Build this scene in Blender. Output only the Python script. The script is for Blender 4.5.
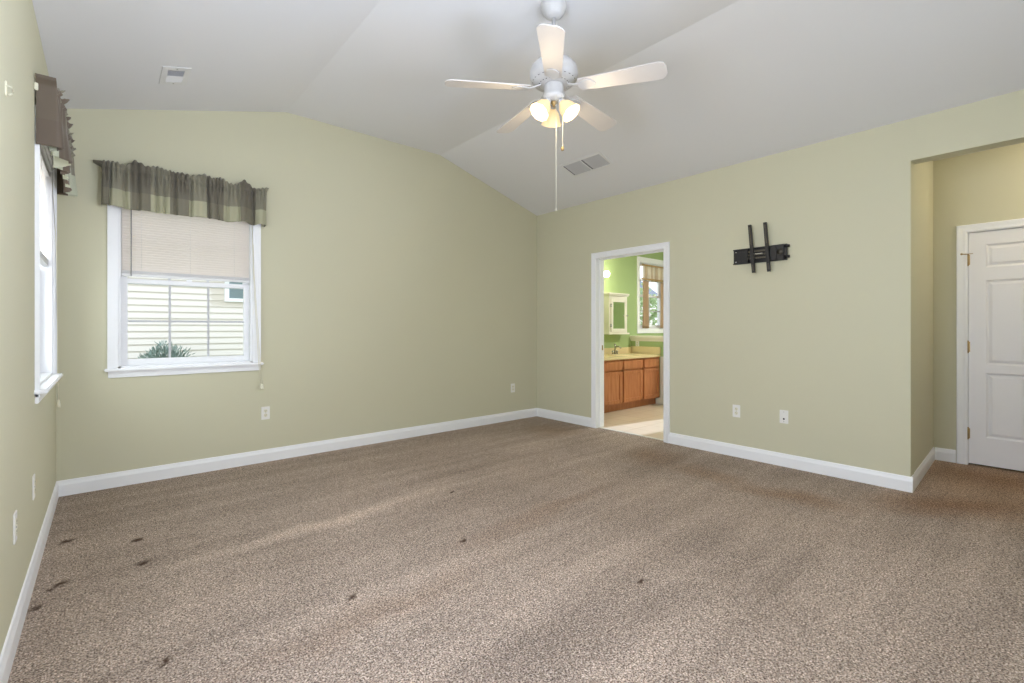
import bpy, bmesh, math, random
from mathutils import Vector, Matrix
C = bpy.context.scene
for o in list(bpy.data.objects): bpy.data.objects.remove(o)
col = C.collection
PI = math.pi
# ---------------------------------------------------------------- camera
F_PX = 471.6
YAW = math.atan((512 - 105.5) / F_PX)
cam_d = bpy.data.cameras.new('camera'); cam = bpy.data.objects.new('camera', cam_d); col.objects.link(cam)
cam_d.sensor_width = 36; cam_d.lens = F_PX / 1024 * 36
cam_d.shift_y = -(341.5 - 328) / 1024
cam_d.clip_start = 0.02
cam.location = (0, 0, 1.2); cam.rotation_euler = (PI / 2, 0, -YAW)
C.camera = cam
# ---------------------------------------------------------------- exposure
C.view_settings.view_transform = 'Standard'; C.view_settings.look = 'None'
C.view_settings.gamma = 1; C.view_settings.use_curve_mapping = False
C.view_settings.exposure = 0.09
# ---------------------------------------------------------------- world, sun, daylight, added fill
w = bpy.data.worlds.new('sky'); C.world = w; w.use_nodes = True
bg = w.node_tree.nodes['Background']
bg.inputs[0].default_value = (0.95, 0.97, 1.0, 1); bg.inputs[1].default_value = 1.85
XL0 = -0.265
def lamp(name, kind, loc, energy, color=(1, 1, 1), size=None, size_y=None, direction=None, **kw):
    d = bpy.data.lights.new(name, kind); d.energy = energy; d.color = color
    o = bpy.data.objects.new(name, d); col.objects.link(o); o.location = loc
    if kind == 'AREA':
        d.size = size
        if size_y: d.shape = 'RECTANGLE'; d.size_y = size_y
    elif kind == 'POINT' and size: d.shadow_soft_size = size
    if direction: o.rotation_euler = Vector(direction).to_track_quat('-Z', 'Y').to_euler()
    for k, v in kw.items(): setattr(d, k, v)
    return o
SUN = Vector((3.1, -0.5, 1.43)).normalized()
s = lamp('sun', 'SUN', (20, -4, 12), 5.5, (0.78, 0.92, 1.2), direction=-SUN); s.data.angle = math.radians(1.2)
# fill lamp added behind the camera, set in an added unseen window
FILL_TINT = (0.85, 0.935, 1.14)
lamp('front_fill_light', 'AREA', (2.55, -0.50, 1.55), 25, FILL_TINT, 1.7, 1.5, (-1.5, 1, 0.35), spread=math.radians(120))
# added fill lamp beside the camera, brightens the left wall and ceiling
lamp('bounce_fill', 'AREA', (1.3, -0.35, 1.45), 36, FILL_TINT, 0.35, 0.35, (-1.0, 1.15, 1.05), spread=math.radians(125))
# fill lamp added at an unseen left-wall window, brightens the right wall
lamp('side_fill_light', 'AREA', (XL0 + 0.03, 1.0, 1.5), 48, FILL_TINT, 0.95, 1.25, (1, 0.02, -0.25))
# daylight through the visible windows (just outside the glass)
lamp('left_window_daylight', 'AREA', (-0.60, 3.86, 1.5), 12, (0.93, 0.97, 1.0), 0.85, 1.1, (1, 0, -0.1))
# bathroom and hall
lamp('bath_window_daylight', 'AREA', (9.9, 2.6, 1.6), 20, (0.95, 0.98, 1.0), 1.0, 1.3, (-1, 0, -0.1))

# ================================================================ materials
def mat(name, rgb, rough=0.6, metal=0.0, spec=0.3, var=0.0, scale=8, bump=0.0, bscale=60, emit=None, es=0.0, trans=0.0):
    m = bpy.data.materials.new(name); m.use_nodes = True; nt = m.node_tree; b = nt.nodes['Principled BSDF']
    lin = [((c / 255) / 12.92 if c / 255 <= 0.04045 else ((c / 255 + 0.055) / 1.055) ** 2.4) for c in rgb]
    b.inputs['Base Color'].default_value = (*lin, 1)
    b.inputs['Roughness'].default_value = rough; b.inputs['Metallic'].default_value = metal
    b.inputs['Specular IOR Level'].default_value = spec
    if trans: b.inputs['Transmission Weight'].default_value = trans
    tc = nt.nodes.new('ShaderNodeTexCoord')
    n = nt.nodes.new('ShaderNodeTexNoise'); n.inputs['Scale'].default_value = scale; n.inputs['Detail'].default_value = 4
    nt.links.new(tc.outputs['Object'], n.inputs['Vector'])
    r = nt.nodes.new('ShaderNodeMapRange'); r.inputs['To Min'].default_value = 1 - var; r.inputs['To Max'].default_value = 1 + var
    nt.links.new(n.outputs['Fac'], r.inputs['Value'])
    mx = nt.nodes.new('ShaderNodeMix'); mx.data_type = 'RGBA'; mx.blend_type = 'MULTIPLY'; mx.inputs[0].default_value = 1
    mx.inputs[6].default_value = (*lin, 1); nt.links.new(r.outputs[0], mx.inputs[7]); nt.links.new(mx.outputs[2], b.inputs['Base Color'])
    if bump:
        n2 = nt.nodes.new('ShaderNodeTexNoise'); n2.inputs['Scale'].default_value = bscale; n2.inputs['Detail'].default_value = 3
        nt.links.new(tc.outputs['Object'], n2.inputs['Vector'])
        bp = nt.nodes.new('ShaderNodeBump'); bp.inputs['Strength'].default_value = bump; bp.inputs['Distance'].default_value = 0.004
        nt.links.new(n2.outputs['Fac'], bp.inputs['Height']); nt.links.new(bp.outputs[0], b.inputs['Normal'])
    if emit:
        b.inputs['Emission Color'].default_value = (*emit, 1); b.inputs['Emission Strength'].default_value = es
    return m
M = {}
M['wall'] = mat('sage_wall_paint', (208, 205, 179), 0.75, var=0.015, scale=1.5, bump=0.05, bscale=180)
M['ceil'] = mat('white_ceiling_paint', (232, 232, 234), 0.85, var=0.01, scale=1.2, bump=0.05, bscale=150)
M['trim'] = mat('white_semigloss_trim', (246, 247, 249), 0.35, spec=0.5, var=0.01)
M['door'] = mat('white_door_paint', (240, 238, 238), 0.42, spec=0.4, var=0.015, bump=0.08, bscale=90)
M['vinyl'] = mat('white_vinyl', (240, 241, 243), 0.35, spec=0.5)
M['muntin'] = mat('backlit_muntin', (196, 197, 200), 0.5)  # white vinyl muntins, their backlit grey put into the colour
M['plastic'] = mat('white_plastic', (238, 237, 232), 0.35, spec=0.5)
M['ivory'] = mat('ivory_plastic', (232, 228, 205), 0.4, spec=0.4)
M['slot'] = mat('dark_slot', (60, 58, 55), 0.7)
M['green'] = mat('green_wall_paint', (166, 188, 132), 0.7, var=0.02, scale=2)
M['blackm'] = mat('black_powder_coat', (30, 29, 30), 0.45, spec=0.5, var=0.1, scale=40)
M['greym'] = mat('worn_dark_steel', (92, 88, 80), 0.35, metal=0.7)
M['steel'] = mat('bright_steel', (190, 190, 188), 0.25, metal=1.0)
M['brass'] = mat('aged_brass', (176, 150, 104), 0.4, metal=0.8)
M['fanw'] = mat('white_fan_enamel', (200, 199, 198), 0.3, spec=0.5)
M['blade'] = mat('white_fan_blade', (204, 200, 196), 0.5, spec=0.3, var=0.02, scale=20)
M['vent'] = mat('white_vent_enamel', (230, 230, 230), 0.45)
M['ventl'] = mat('greyed_vent_louver', (196, 196, 198), 0.5)
M['ventd'] = mat('vent_cavity', (110, 110, 112), 0.8)
M['counter'] = mat('cream_cultured_marble', (233, 214, 168), 0.25, spec=0.5, var=0.04, scale=5)
M['cream'] = mat('cream_enamel', (240, 236, 222), 0.4)
M['siding'] = mat('cream_vinyl_siding', (226, 219, 212), 0.6, var=0.02, scale=3, bump=0.1, bscale=30)
M['roof'] = mat('grey_shingles', (110, 116, 128), 0.9, var=0.2, scale=10)
M['lawn'] = mat('lawn_grass', (128, 136, 110), 0.95, var=0.3, scale=6, bump=0.5, bscale=40)
M['bark'] = mat('grey_bark', (100, 88, 75), 0.9, var=0.2, scale=20)
M['rodw'] = mat('white_rod', (225, 222, 212), 0.4)
M['mirror'] = mat('mirror_glass', (245, 248, 246), 0.03, metal=1.0)
M['wicket'] = mat('white_wainscot', (228, 224, 212), 0.5)
def leafmat(name, a, b2):
    m = mat(name, a, 0.7, var=0.35, scale=14); return m
M['juniper'] = leafmat('blue_green_needles', (122, 136, 124), None)
def lin(rgb): return [((c / 255) / 12.92 if c / 255 <= 0.04045 else ((c / 255 + 0.055) / 1.055) ** 2.4) for c in rgb]
# wood
def woodmat(name, a, b):
    m = bpy.data.materials.new(name); m.use_nodes = True; nt = m.node_tree; bs = nt.nodes['Principled BSDF']
    tc = nt.nodes.new('ShaderNodeTexCoord'); mp = nt.nodes.new('ShaderNodeMapping'); mp.inputs['Scale'].default_value = (9, 9, 1.2)
    n = nt.nodes.new('ShaderNodeTexNoise'); n.inputs['Scale'].default_value = 3; n.inputs['Detail'].default_value = 6
    cr = nt.nodes.new('ShaderNodeValToRGB'); cr.color_ramp.elements[0].color = (*lin(a), 1); cr.color_ramp.elements[1].color = (*lin(b), 1)
    cr.color_ramp.elements[0].position = 0.3; cr.color_ramp.elements[1].position = 0.7
    nt.links.new(tc.outputs['Object'], mp.inputs[0]); nt.links.new(mp.outputs[0], n.inputs['Vector']); nt.links.new(n.outputs['Fac'], cr.inputs[0]); nt.links.new(cr.outputs[0], bs.inputs['Base Color'])
    bs.inputs['Roughness'].default_value = 0.4
    return m
M['maple'] = woodmat('honey_maple', (178, 108, 66), (202, 136, 92))
M['maple_shaded'] = woodmat('honey_maple_shaded', (150, 82, 42), (170, 98, 54))  # darker copy of the maple, recess shade put into its colour
# window glass: clear pane with a faint reflection
def glassmat():
    m = bpy.data.materials.new('window_glass'); m.use_nodes = True; nt = m.node_tree; nt.nodes.clear()
    o = nt.nodes.new('ShaderNodeOutputMaterial'); t = nt.nodes.new('ShaderNodeBsdfTransparent'); t.inputs[0].default_value = (0.94, 0.96, 0.95, 1)
    g = nt.nodes.new('ShaderNodeBsdfGlossy'); g.inputs['Roughness'].default_value = 0.02
    lw = nt.nodes.new('ShaderNodeLayerWeight'); lw.inputs[0].default_value = 0.5; f = nt.nodes.new('ShaderNodeMath'); f.operation = 'POWER'; f.inputs[1].default_value = 5; nt.links.new(lw.outputs['Facing'], f.inputs[0]); mx = nt.nodes.new('ShaderNodeMixShader')
    nt.links.new(f.outputs[0], mx.inputs[0]); nt.links.new(t.outputs[0], mx.inputs[1]); nt.links.new(g.outputs[0], mx.inputs[2]); nt.links.new(mx.outputs[0], o.inputs[0])
    return m
M['glass'] = glassmat()
def translucent(name, rgb, fac, rough=0.6):
    m = bpy.data.materials.new(name); m.use_nodes = True; nt = m.node_tree; b = nt.nodes['Principled BSDF']
    b.inputs['Base Color'].default_value = (*lin(rgb), 1); b.inputs['Roughness'].default_value = rough
    t = nt.nodes.new('ShaderNodeBsdfTranslucent'); t.inputs[0].default_value = (*lin(rgb), 1)
    mx = nt.nodes.new('ShaderNodeMixShader'); mx.inputs[0].default_value = fac
    nt.links.new(b.outputs[0], mx.inputs[1]); nt.links.new(t.outputs[0], mx.inputs[2]); nt.links.new(mx.outputs[0], nt.nodes['Material Output'].inputs[0])
    return m
M['leaf'] = translucent('green_leaves', (168, 184, 140), 0.45)
M['slat'] = translucent('blind_slat_vinyl', (250, 246, 243), 0.75)
M['shade'] = bpy.data.materials.new('frosted_glass_shade'); M['shade'].use_nodes = True
_b = M['shade'].node_tree.nodes['Principled BSDF']; _b.inputs['Base Color'].default_value = (0.60, 0.46, 0.26, 1); _b.inputs['Roughness'].default_value = 0.4
_b.inputs['Emission Color'].default_value = (1, 0.76, 0.42, 1); _b.inputs['Emission Strength'].default_value = 0.55
M['bulb'] = mat('lit_bulb', (255, 245, 225), 0.5, emit=(1, 0.88, 0.66), es=9)
M['bulbw'] = mat('lit_globe', (255, 250, 240), 0.5, emit=(1, 0.93, 0.8), es=9)
# plaid valance fabric, laid out along the cloth's own length (u, metres) and height (v, 0..1)
def plaid(name, A, B, Cc, D):
    m = bpy.data.materials.new(name); m.use_nodes = True; nt = m.node_tree; bs = nt.nodes['Principled BSDF']; N = nt.nodes.new; K = nt.links.new
    uv = N('ShaderNodeUVMap'); sp = N('ShaderNodeSeparateXYZ'); K(uv.outputs[0], sp.inputs[0])
    def math_(op, a, b=None):
        n = N('ShaderNodeMath'); n.operation = op
        for i, x in enumerate((a, b)):
            if x is None: continue
            if isinstance(x, (int, float)): n.inputs[i].default_value = x
            else: K(x, n.inputs[i])
        return n.outputs[0]
    st = math_('GREATER_THAN', math_('FRACT', math_('MULTIPLY', sp.outputs[0], 4.1)), 0.5)
    low = math_('LESS_THAN', sp.outputs[1], 0.40)
    def mix(f, a, b):
        n = N('ShaderNodeMix'); n.data_type = 'RGBA'; K(f, n.inputs[0])
        for i, x in ((6, a), (7, b)):
            if isinstance(x, tuple): n.inputs[i].default_value = (*lin(x), 1)
            else: K(x, n.inputs[i])
        return n.outputs[2]
    c = mix(low, mix(st, A, B), mix(st, Cc, D))
    no = N('ShaderNodeTexNoise'); no.inputs['Scale'].default_value = 260; K(uv.outputs[0], no.inputs['Vector'])
    mr = N('ShaderNodeMapRange'); mr.inputs['To Min'].default_value = 0.82; mr.inputs['To Max'].default_value = 1.15; K(no.outputs['Fac'], mr.inputs[0])
    mm = N('ShaderNodeMix'); mm.data_type = 'RGBA'; mm.blend_type = 'MULTIPLY'; mm.inputs[0].default_value = 1; K(c, mm.inputs[6]); K(mr.outputs[0], mm.inputs[7])
    K(mm.outputs[2], bs.inputs['Base Color']); bs.inputs['Roughness'].default_value = 0.55; bs.inputs['Sheen Weight'].default_value = 0.3
    tl = N('ShaderNodeBsdfTranslucent'); K(mm.outputs[2], tl.inputs[0]); mx = N('ShaderNodeMixShader'); mx.inputs[0].default_value = 0.18
    K(bs.outputs[0], mx.inputs[1]); K(tl.outputs[0], mx.inputs[2]); K(mx.outputs[0], nt.nodes['Material Output'].inputs[0])
    return m
M['plaid'] = plaid('plaid_taffeta', (116, 110, 95), (144, 140, 121), (130, 125, 106), (186, 184, 154))
M['plaid_brown'] = plaid('plaid_taffeta_brown', (116, 103, 88), (146, 142, 124), (112, 98, 84), (204, 208, 186))
M['plaid2'] = plaid('sheer_striped_cafe_cloth', (232, 222, 204), (204, 184, 156), (228, 216, 196), (200, 178, 148))
# carpet
def carpet():
    m = bpy.data.materials.new('berber_carpet'); m.use_nodes = True; nt = m.node_tree; bs = nt.nodes['Principled BSDF']; N = nt.nodes.new; K = nt.links.new
    tc = N('ShaderNodeTexCoord'); P = tc.outputs['Object']
    def noise(scale, detail=3, vec=P, rough=0.5):
        n = N('ShaderNodeTexNoise'); n.inputs['Scale'].default_value = scale; n.inputs['Detail'].default_value = detail; n.inputs['Roughness'].default_value = rough; K(vec, n.inputs['Vector']); return n
    def mapr(x, a, b, c, d, smooth=False):
        n = N('ShaderNodeMapRange'); n.inputs['From Min'].default_value = a; n.inputs['From Max'].default_value = b; n.inputs['To Min'].default_value = c; n.inputs['To Max'].default_value = d
        if smooth: n.interpolation_type = 'SMOOTHSTEP'
        K(x, n.inputs[0]); return n.outputs[0]
    def mth(op, a, b):
        n = N('ShaderNodeMath'); n.operation = op
        for i, x in enumerate((a, b)):
            if isinstance(x, (int, float)): n.inputs[i].default_value = x
            else: K(x, n.inputs[i])
        return n.outputs[0]
    # warped coordinates for wear marks
    wn = noise(2.2, 3); vm = N('ShaderNodeVectorMath'); vm.operation = 'MULTIPLY_ADD'; K(wn.outputs['Color'], vm.inputs[0]); vm.inputs[1].default_value = (0.35, 0.35, 0)
    K(P, vm.inputs[2]); 
    wn3 = noise(30, 2); vm3 = N('ShaderNodeVectorMath'); vm3.operation = 'MULTIPLY_ADD'; K(wn3.outputs['Color'], vm3.inputs[0]); vm3.inputs[1].default_value = (0.05, 0.05, 0); K(P, vm3.inputs[2])
    def ell(cx, cy, rx, ry, rot, soft=0.2, src=None, off=0.175):
        mp = N('ShaderNodeMapping'); mp.vector_type = 'TEXTURE'; K((src or vm).outputs[0], mp.inputs[0])
        mp.inputs['Location'].default_value = (cx + off, cy + off, 0); mp.inputs['Rotation'].default_value = (0, 0, rot); mp.inputs['Scale'].default_value = (rx, ry, 1)
        l = N('ShaderNodeVectorMath'); l.operation = 'LENGTH'
        fl = N('ShaderNodeVectorMath'); fl.operation = 'MULTIPLY'; fl.inputs[1].default_value = (1, 1, 0); K(mp.outputs[0], fl.inputs[0]); K(fl.outputs[0], l.inputs[0])
        return mapr(l.outputs['Value'], soft, 1.0, 1.0, 0.0, True)
    vo = N('ShaderNodeTexVoronoi'); vo.inputs['Scale'].default_value = 130; K(P, vo.inputs['Vector'])
    hs = noise(150, 2, rough=0.8)
    cr = N('ShaderNodeValToRGB'); e = cr.color_ramp.elements
    e[0].position = 0.37; e[0].color = (*lin((92, 74, 62)), 1); e[1].position = 0.68; e[1].color = (*lin((236, 222, 208)), 1)
    x = e.new(0.5); x.color = (*lin((197, 176, 158)), 1)
    K(hs.outputs['Fac'], cr.inputs[0])
    # cell-to-cell speckle
    sp = N('ShaderNodeSeparateColor'); K(vo.outputs['Color'], sp.inputs[0])
    cell = mapr(sp.outputs[0], 0, 1, 0.66, 1.2)
    gap = mapr(vo.outputs['Distance'], 0.3, 0.8, 1.0, 0.66)
    fac = mth('MULTIPLY', cell, gap)
    big = noise(1.1, 4); fac = mth('MULTIPLY', fac, mapr(big.outputs['Fac'], 0.3, 0.7, 0.88, 1.09))
    # vacuum tracks running along the room
    mp = N('ShaderNodeMapping'); mp.inputs['Scale'].default_value = (0.35, 3.6, 1); mp.inputs['Rotation'].default_value = (0, 0, -0.04); K(P, mp.inputs[0])
    tr = noise(1.6, 3, mp.outputs[0]); fac = mth('MULTIPLY', fac, mapr(tr.outputs['Fac'], 0.35, 0.65, 0.88, 1.08))
    # light combed streaks
    for (cx, cy, rx, ry, rot, g) in ((1.15, 2.96, 1.15, 0.15, 0.04, 0.34), (2.1, 3.0, 0.9, 0.3, 0.1, 0.10), (1.6, 2.45, 1.0, 0.10, 0.05, 0.10), (0.45, 2.85, 0.4, 0.18, 0.0, 0.08)):
        fac = mth('MULTIPLY', fac, mapr(ell(cx, cy, rx, ry, rot, 0.1), 0, 1, 1, 1 + g))
    # worn, soiled traffic lane from the bathroom door to the hall, lamp warmth painted there
    soil_and_lamp = None
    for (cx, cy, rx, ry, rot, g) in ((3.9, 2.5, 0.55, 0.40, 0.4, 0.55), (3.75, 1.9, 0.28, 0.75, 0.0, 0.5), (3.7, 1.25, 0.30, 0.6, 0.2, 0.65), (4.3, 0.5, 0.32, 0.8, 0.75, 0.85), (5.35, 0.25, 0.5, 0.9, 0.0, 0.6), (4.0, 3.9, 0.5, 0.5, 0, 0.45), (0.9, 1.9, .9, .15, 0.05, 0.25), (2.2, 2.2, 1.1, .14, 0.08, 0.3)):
        s_ = mapr(ell(cx, cy, rx, ry, rot, 0.0), 0, 1, 0, g); soil_and_lamp = s_ if soil_and_lamp is None else mth('MAXIMUM', soil_and_lamp, s_)
    # furniture dents
    dent = None
    for (cx, cy, r, rot) in ((1.92, 2.90, 0.022, 0), (1.526, 2.193, 0.026, 0), (0.833, 2.06, 0.028, 0.3), (1.924, 1.295, 0.022, 0), (0.166, 2.108, 0.024, 0.6), (0.15, 2.08, 0.014, 0.2), (-0.228, 2.855, 0.020, 0.5), (-0.162, 3.058, 0.034, 0.4), (-0.19, 3.02, 0.02, 0.9), (0.145, 3.054, 0.032, 0.5), (-0.164, 3.645, 0.036, 0.3), (0.135, 3.408, 0.028, 0.2)):
        if r == 0: continue
        s_ = ell(cx, cy, r * 1.7, r * 1.0, rot + 0.4, 0.1, vm3, 0.025); dent = s_ if dent is None else mth('MAXIMUM', dent, s_)
    grey = None  # soft grey patches; the one nearest the viewer is a painted shadow
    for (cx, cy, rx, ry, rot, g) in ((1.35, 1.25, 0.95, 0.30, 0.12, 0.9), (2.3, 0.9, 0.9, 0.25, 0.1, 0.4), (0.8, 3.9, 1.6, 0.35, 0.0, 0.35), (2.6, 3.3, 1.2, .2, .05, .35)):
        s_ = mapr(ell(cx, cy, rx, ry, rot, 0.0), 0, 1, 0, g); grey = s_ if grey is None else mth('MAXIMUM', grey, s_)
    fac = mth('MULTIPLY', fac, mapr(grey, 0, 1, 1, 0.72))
    mc = N('ShaderNodeMix'); mc.data_type = 'RGBA'; mc.blend_type = 'MULTIPLY'; mc.inputs[0].default_value = 1; K(cr.outputs[0], mc.inputs[6]); K(fac, mc.inputs[7])
    ms = N('ShaderNodeMix'); ms.data_type = 'RGBA'; ms.blend_type = 'MULTIPLY'; K(soil_and_lamp, ms.inputs[0]); K(mc.outputs[2], ms.inputs[6]); ms.inputs[7].default_value = (0.70, 0.55, 0.43, 1)
    lamp_tint = N('ShaderNodeMix'); lamp_tint.data_type = 'RGBA'; lamp_tint.blend_type = 'MULTIPLY'; K(ell(5.3, 0.1, 1.5, 1.3, 0, 0.3), lamp_tint.inputs[0]); K(ms.outputs[2], lamp_tint.inputs[6]); lamp_tint.inputs[7].default_value = (1.0, 0.88, 0.75, 1); ms = lamp_tint  # warm hall lamp light painted into the carpet colour
    md = N('ShaderNodeMix'); md.data_type = 'RGBA'; K(dent, md.inputs[0]); K(ms.outputs[2], md.inputs[6]); md.inputs[7].default_value = (0.075, 0.045, 0.03, 1)
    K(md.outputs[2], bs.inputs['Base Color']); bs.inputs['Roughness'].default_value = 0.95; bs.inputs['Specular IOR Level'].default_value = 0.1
    h = mth('SUBTRACT', mapr(vo.outputs['Distance'], 0, 0.8, 1, 0), mth('MULTIPLY', dent, 2.0))
    bp = N('ShaderNodeBump'); bp.inputs['Strength'].default_value = 0.7; bp.inputs['Distance'].default_value = 0.006; K(h, bp.inputs['Height']); K(bp.outputs[0], bs.inputs['Normal'])
    return m
M['carpet'] = carpet()
def tile():
    m = bpy.data.materials.new('cream_vinyl_tile'); m.use_nodes = True; nt = m.node_tree; bs = nt.nodes['Principled BSDF']; N = nt.nodes.new; K = nt.links.new
    tc = N('ShaderNodeTexCoord'); br = N('ShaderNodeTexBrick'); br.offset = 0; br.inputs['Scale'].default_value = 1
    br.inputs['Brick Width'].default_value = 0.3; br.inputs['Row Height'].default_value = 0.3; br.inputs['Mortar Size'].default_value = 0.006
    br.inputs['Color1'].default_value = (*lin((222, 207, 184)), 1); br.inputs['Color2'].default_value = (*lin((215, 200, 178)), 1); br.inputs['Mortar'].default_value = (*lin((198, 180, 152)), 1)
    K(tc.outputs['Object'], br.inputs['Vector']); K(br.outputs['Color'], bs.inputs['Base Color']); bs.inputs['Roughness'].default_value = 0.3
    return m
M['tile'] = tile()

# ================================================================ mesh helpers
class MB:
    def __init__(s): s.v = []; s.f = []; s.uv = {}; s.sm = []
    def add(s, vs, fs, smooth=False):
        o = len(s.v); s.v += [tuple(v) for v in vs]
        for f in fs: s.f.append(tuple(i + o for i in f)); s.sm.append(smooth)
        return s
    def box(s, x0, x1, y0, y1, z0, z1):
        x0, x1 = min(x0, x1), max(x0, x1); y0, y1 = min(y0, y1), max(y0, y1); z0, z1 = min(z0, z1), max(z0, z1)
        return s.add([(x0, y0, z0), (x1, y0, z0), (x1, y1, z0), (x0, y1, z0), (x0, y0, z1), (x1, y0, z1), (x1, y1, z1), (x0, y1, z1)],
                     [(0, 3, 2, 1), (4, 5, 6, 7), (0, 1, 5, 4), (1, 2, 6, 5), (2, 3, 7, 6), (3, 0, 4, 7)])
    def lathe(s, prof, c=(0, 0, 0), n=32, axis=(0, 0, 1), smooth=True):
        q = Vector((0, 0, 1)).rotation_difference(Vector(axis).normalized()); c = Vector(c); vs = []; fs = []
        for (r, z) in prof:
            for k in range(n):
                a = 2 * PI * k / n; vs.append(c + q @ Vector((r * math.cos(a), r * math.sin(a), z)))
        for i in range(len(prof) - 1):
            for k in range(n):
                k2 = (k + 1) % n; fs.append((i * n + k, i * n + k2, (i + 1) * n + k2, (i + 1) * n + k))
        if prof[0][0] > 1e-4: fs.append(tuple(reversed(range(n))))
        if prof[-1][0] > 1e-4: fs.append(tuple((len(prof) - 1) * n + k for k in range(n)))
        return s.add(vs, fs, smooth)
    def cyl(s, a, b, r, n=16, r2=None):
        a = Vector(a); b = Vector(b); L = (b - a).length
        return s.lathe([(r, 0), (r if r2 is None else r2, L)], a, n, b - a)
    def ball(s, c, r, n=16):
        return s.lathe([(max(r * math.sin(PI * i / 10), 1e-5), -r * math.cos(PI * i / 10)) for i in range(11)], c, n)
    def tube(s, pts, r, n=10):
        pts = [Vector(p) for p in pts]; vs = []; fs = []; m = len(pts)
        for i, p in enumerate(pts):
            d = (pts[min(i + 1, m - 1)] - pts[max(i - 1, 0)]).normalized(); q = Vector((0, 0, 1)).rotation_difference(d)
            rr = r[i] if isinstance(r, (list, tuple)) else r
            for k in range(n):
                a = 2 * PI * k / n; vs.append(p + q @ Vector((rr * math.cos(a), rr * math.sin(a), 0)))
        for i in range(m - 1):
            for k in range(n): k2 = (k + 1) % n; fs.append((i * n + k, i * n + k2, (i + 1) * n + k2, (i + 1) * n + k))
        fs.append(tuple(reversed(range(n)))); fs.append(tuple((m - 1) * n + k for k in range(n)))
        return s.add(vs, fs, True)
    def prism(s, poly, fn, a, b):
        """poly of 2-D points; fn(p, t) -> xyz for t=a and t=b"""
        n = len(poly); vs = [fn(p, a) for p in poly] + [fn(p, b) for p in poly]
        fs = [(i, (i + 1) % n, n + (i + 1) % n, n + i) for i in range(n)] + [tuple(reversed(range(n))), tuple(range(n, 2 * n))]
        return s.add(vs, fs)
    def build(s, name, m, parent=None, loc=(0, 0, 0), bevel=0.0, rot=None):
        me = bpy.data.meshes.new(name); me.from_pydata([Vector(v) - Vector(loc) for v in s.v], [], s.f)
        me.polygons.foreach_set('use_smooth', s.sm)
        bm = bmesh.new(); bm.from_mesh(me); bmesh.ops.recalc_face_normals(bm, faces=bm.faces)
        if bevel:
            es = [e for e in bm.edges if len(e.link_faces) == 2 and e.calc_face_angle(0) > 0.6]
            bmesh.ops.bevel(bm, geom=es, offset=bevel, segments=2, affect='EDGES', clamp_overlap=True)
        bm.to_mesh(me); bm.free()
        me.materials.append(M[m] if isinstance(m, str) else m)
        o = bpy.data.objects.new(name, me); col.objects.link(o); o.location = loc
        if parent is not None: o.parent = parent
        if rot: o.rotation_euler = rot
        return o
def thing(name, label, cat, loc=(0, 0, 0), group=None, rz=0):
    o = bpy.data.objects.new(name, None); col.objects.link(o); o.location = loc; o.rotation_euler = (0, 0, rz); o.empty_display_size = 0.05
    o['label'] = label; o['category'] = cat
    if group: o['group'] = group
    return o
def tag(o, label, cat, group=None, kind=None):
    o['label'] = label; o['category'] = cat
    if group: o['group'] = group
    if kind: o['kind'] = kind
    return o
def struct(o, label=None, cat=None):
    o['kind'] = 'structure'
    if label: o['label'] = label
    if cat: o['category'] = cat
    return o
def sempty(name, label, cat):
    o = thing(name, label, cat); o['kind'] = 'structure'; return o

# ================================================================ room shell
XL, XR, YB, YF = -0.265, 4.459, 4.652, -0.60
XR2 = XR + 0.125; XA = 5.74; XE = 9.6; EAVE, PEAK = 2.73, 3.19; S1, S2 = 1.265, 2.915; TOP = 3.42; HALLZ = 2.73
# walls
b = MB()  # back wall with the window opening X .075..0.975, Z .89..2.05
WX0, WX1, WZ0, WZ1 = 0.072, 0.985, 0.885, 2.24
b.box(XL - 0.15, WX0, YB, YB + 0.15, -0.02, TOP).box(WX1, XR2, YB, YB + 0.15, -0.02, TOP).box(WX0, WX1, YB, YB + 0.15, -0.02, WZ0).box(WX0, WX1, YB, YB + 0.15, WZ1, TOP)
struct(b.build('wall_back', 'wall'), 'sage green gable wall with the valanced window', 'wall')
b = MB()
LY0, LY1 = 3.36, 4.33
b.box(XL - 0.15, XL, YF - 0.15, 0.5, -0.02, 2.95).box(XL - 0.15, XL, 1.5, LY0, -0.02, 2.95).box(XL - 0.15, XL, 0.5, 1.5, -0.02, WZ0).box(XL - 0.15, XL, 0.5, 1.5, WZ1, 2.95).box(XL - 0.15, XL, LY1, YB, -0.02, 2.95).box(XL - 0.15, XL, LY0, LY1, -0.02, WZ0).box(XL - 0.15, XL, LY0, LY1, WZ1, 2.95)
struct(b.build('wall_left', 'wall'), 'sage green side wall at the left edge', 'wall')
b = MB()
DY0, DY1, DZ = 2.705, 3.635, 2.045   # bathroom doorway rough opening
OY0, OY1, OZ = -0.35, 0.709, 2.424   # hall opening
b.box(XR, XR2, DY1, YB, -0.02, 2.95).box(XR, XR2, DY0, DY1, DZ, 2.95).box(XR, XR2, OY1, DY0, -0.02, 2.95).box(XR, XR2, OY0, OY1, OZ, 2.95).box(XR, XR2, YF, OY0, -0.02, 2.95)
struct(b.build('wall_right', 'wall'), 'sage green wall with bathroom doorway and hall opening', 'wall')
b = MB(); fx0, fx1, fz0, fz1 = 1.6, 3.5, 0.8, 2.3
b.box(XL, fx0, YF - 0.15, YF, -0.02, TOP).box(fx1, 6.0, YF - 0.15, YF, -0.02, TOP).box(fx0, fx1, YF - 0.15, YF, -0.02, fz0).box(fx0, fx1, YF - 0.15, YF, fz1, TOP)
struct(b.build('wall_front', 'wall'), 'sage green wall behind the viewpoint', 'wall')
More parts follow.
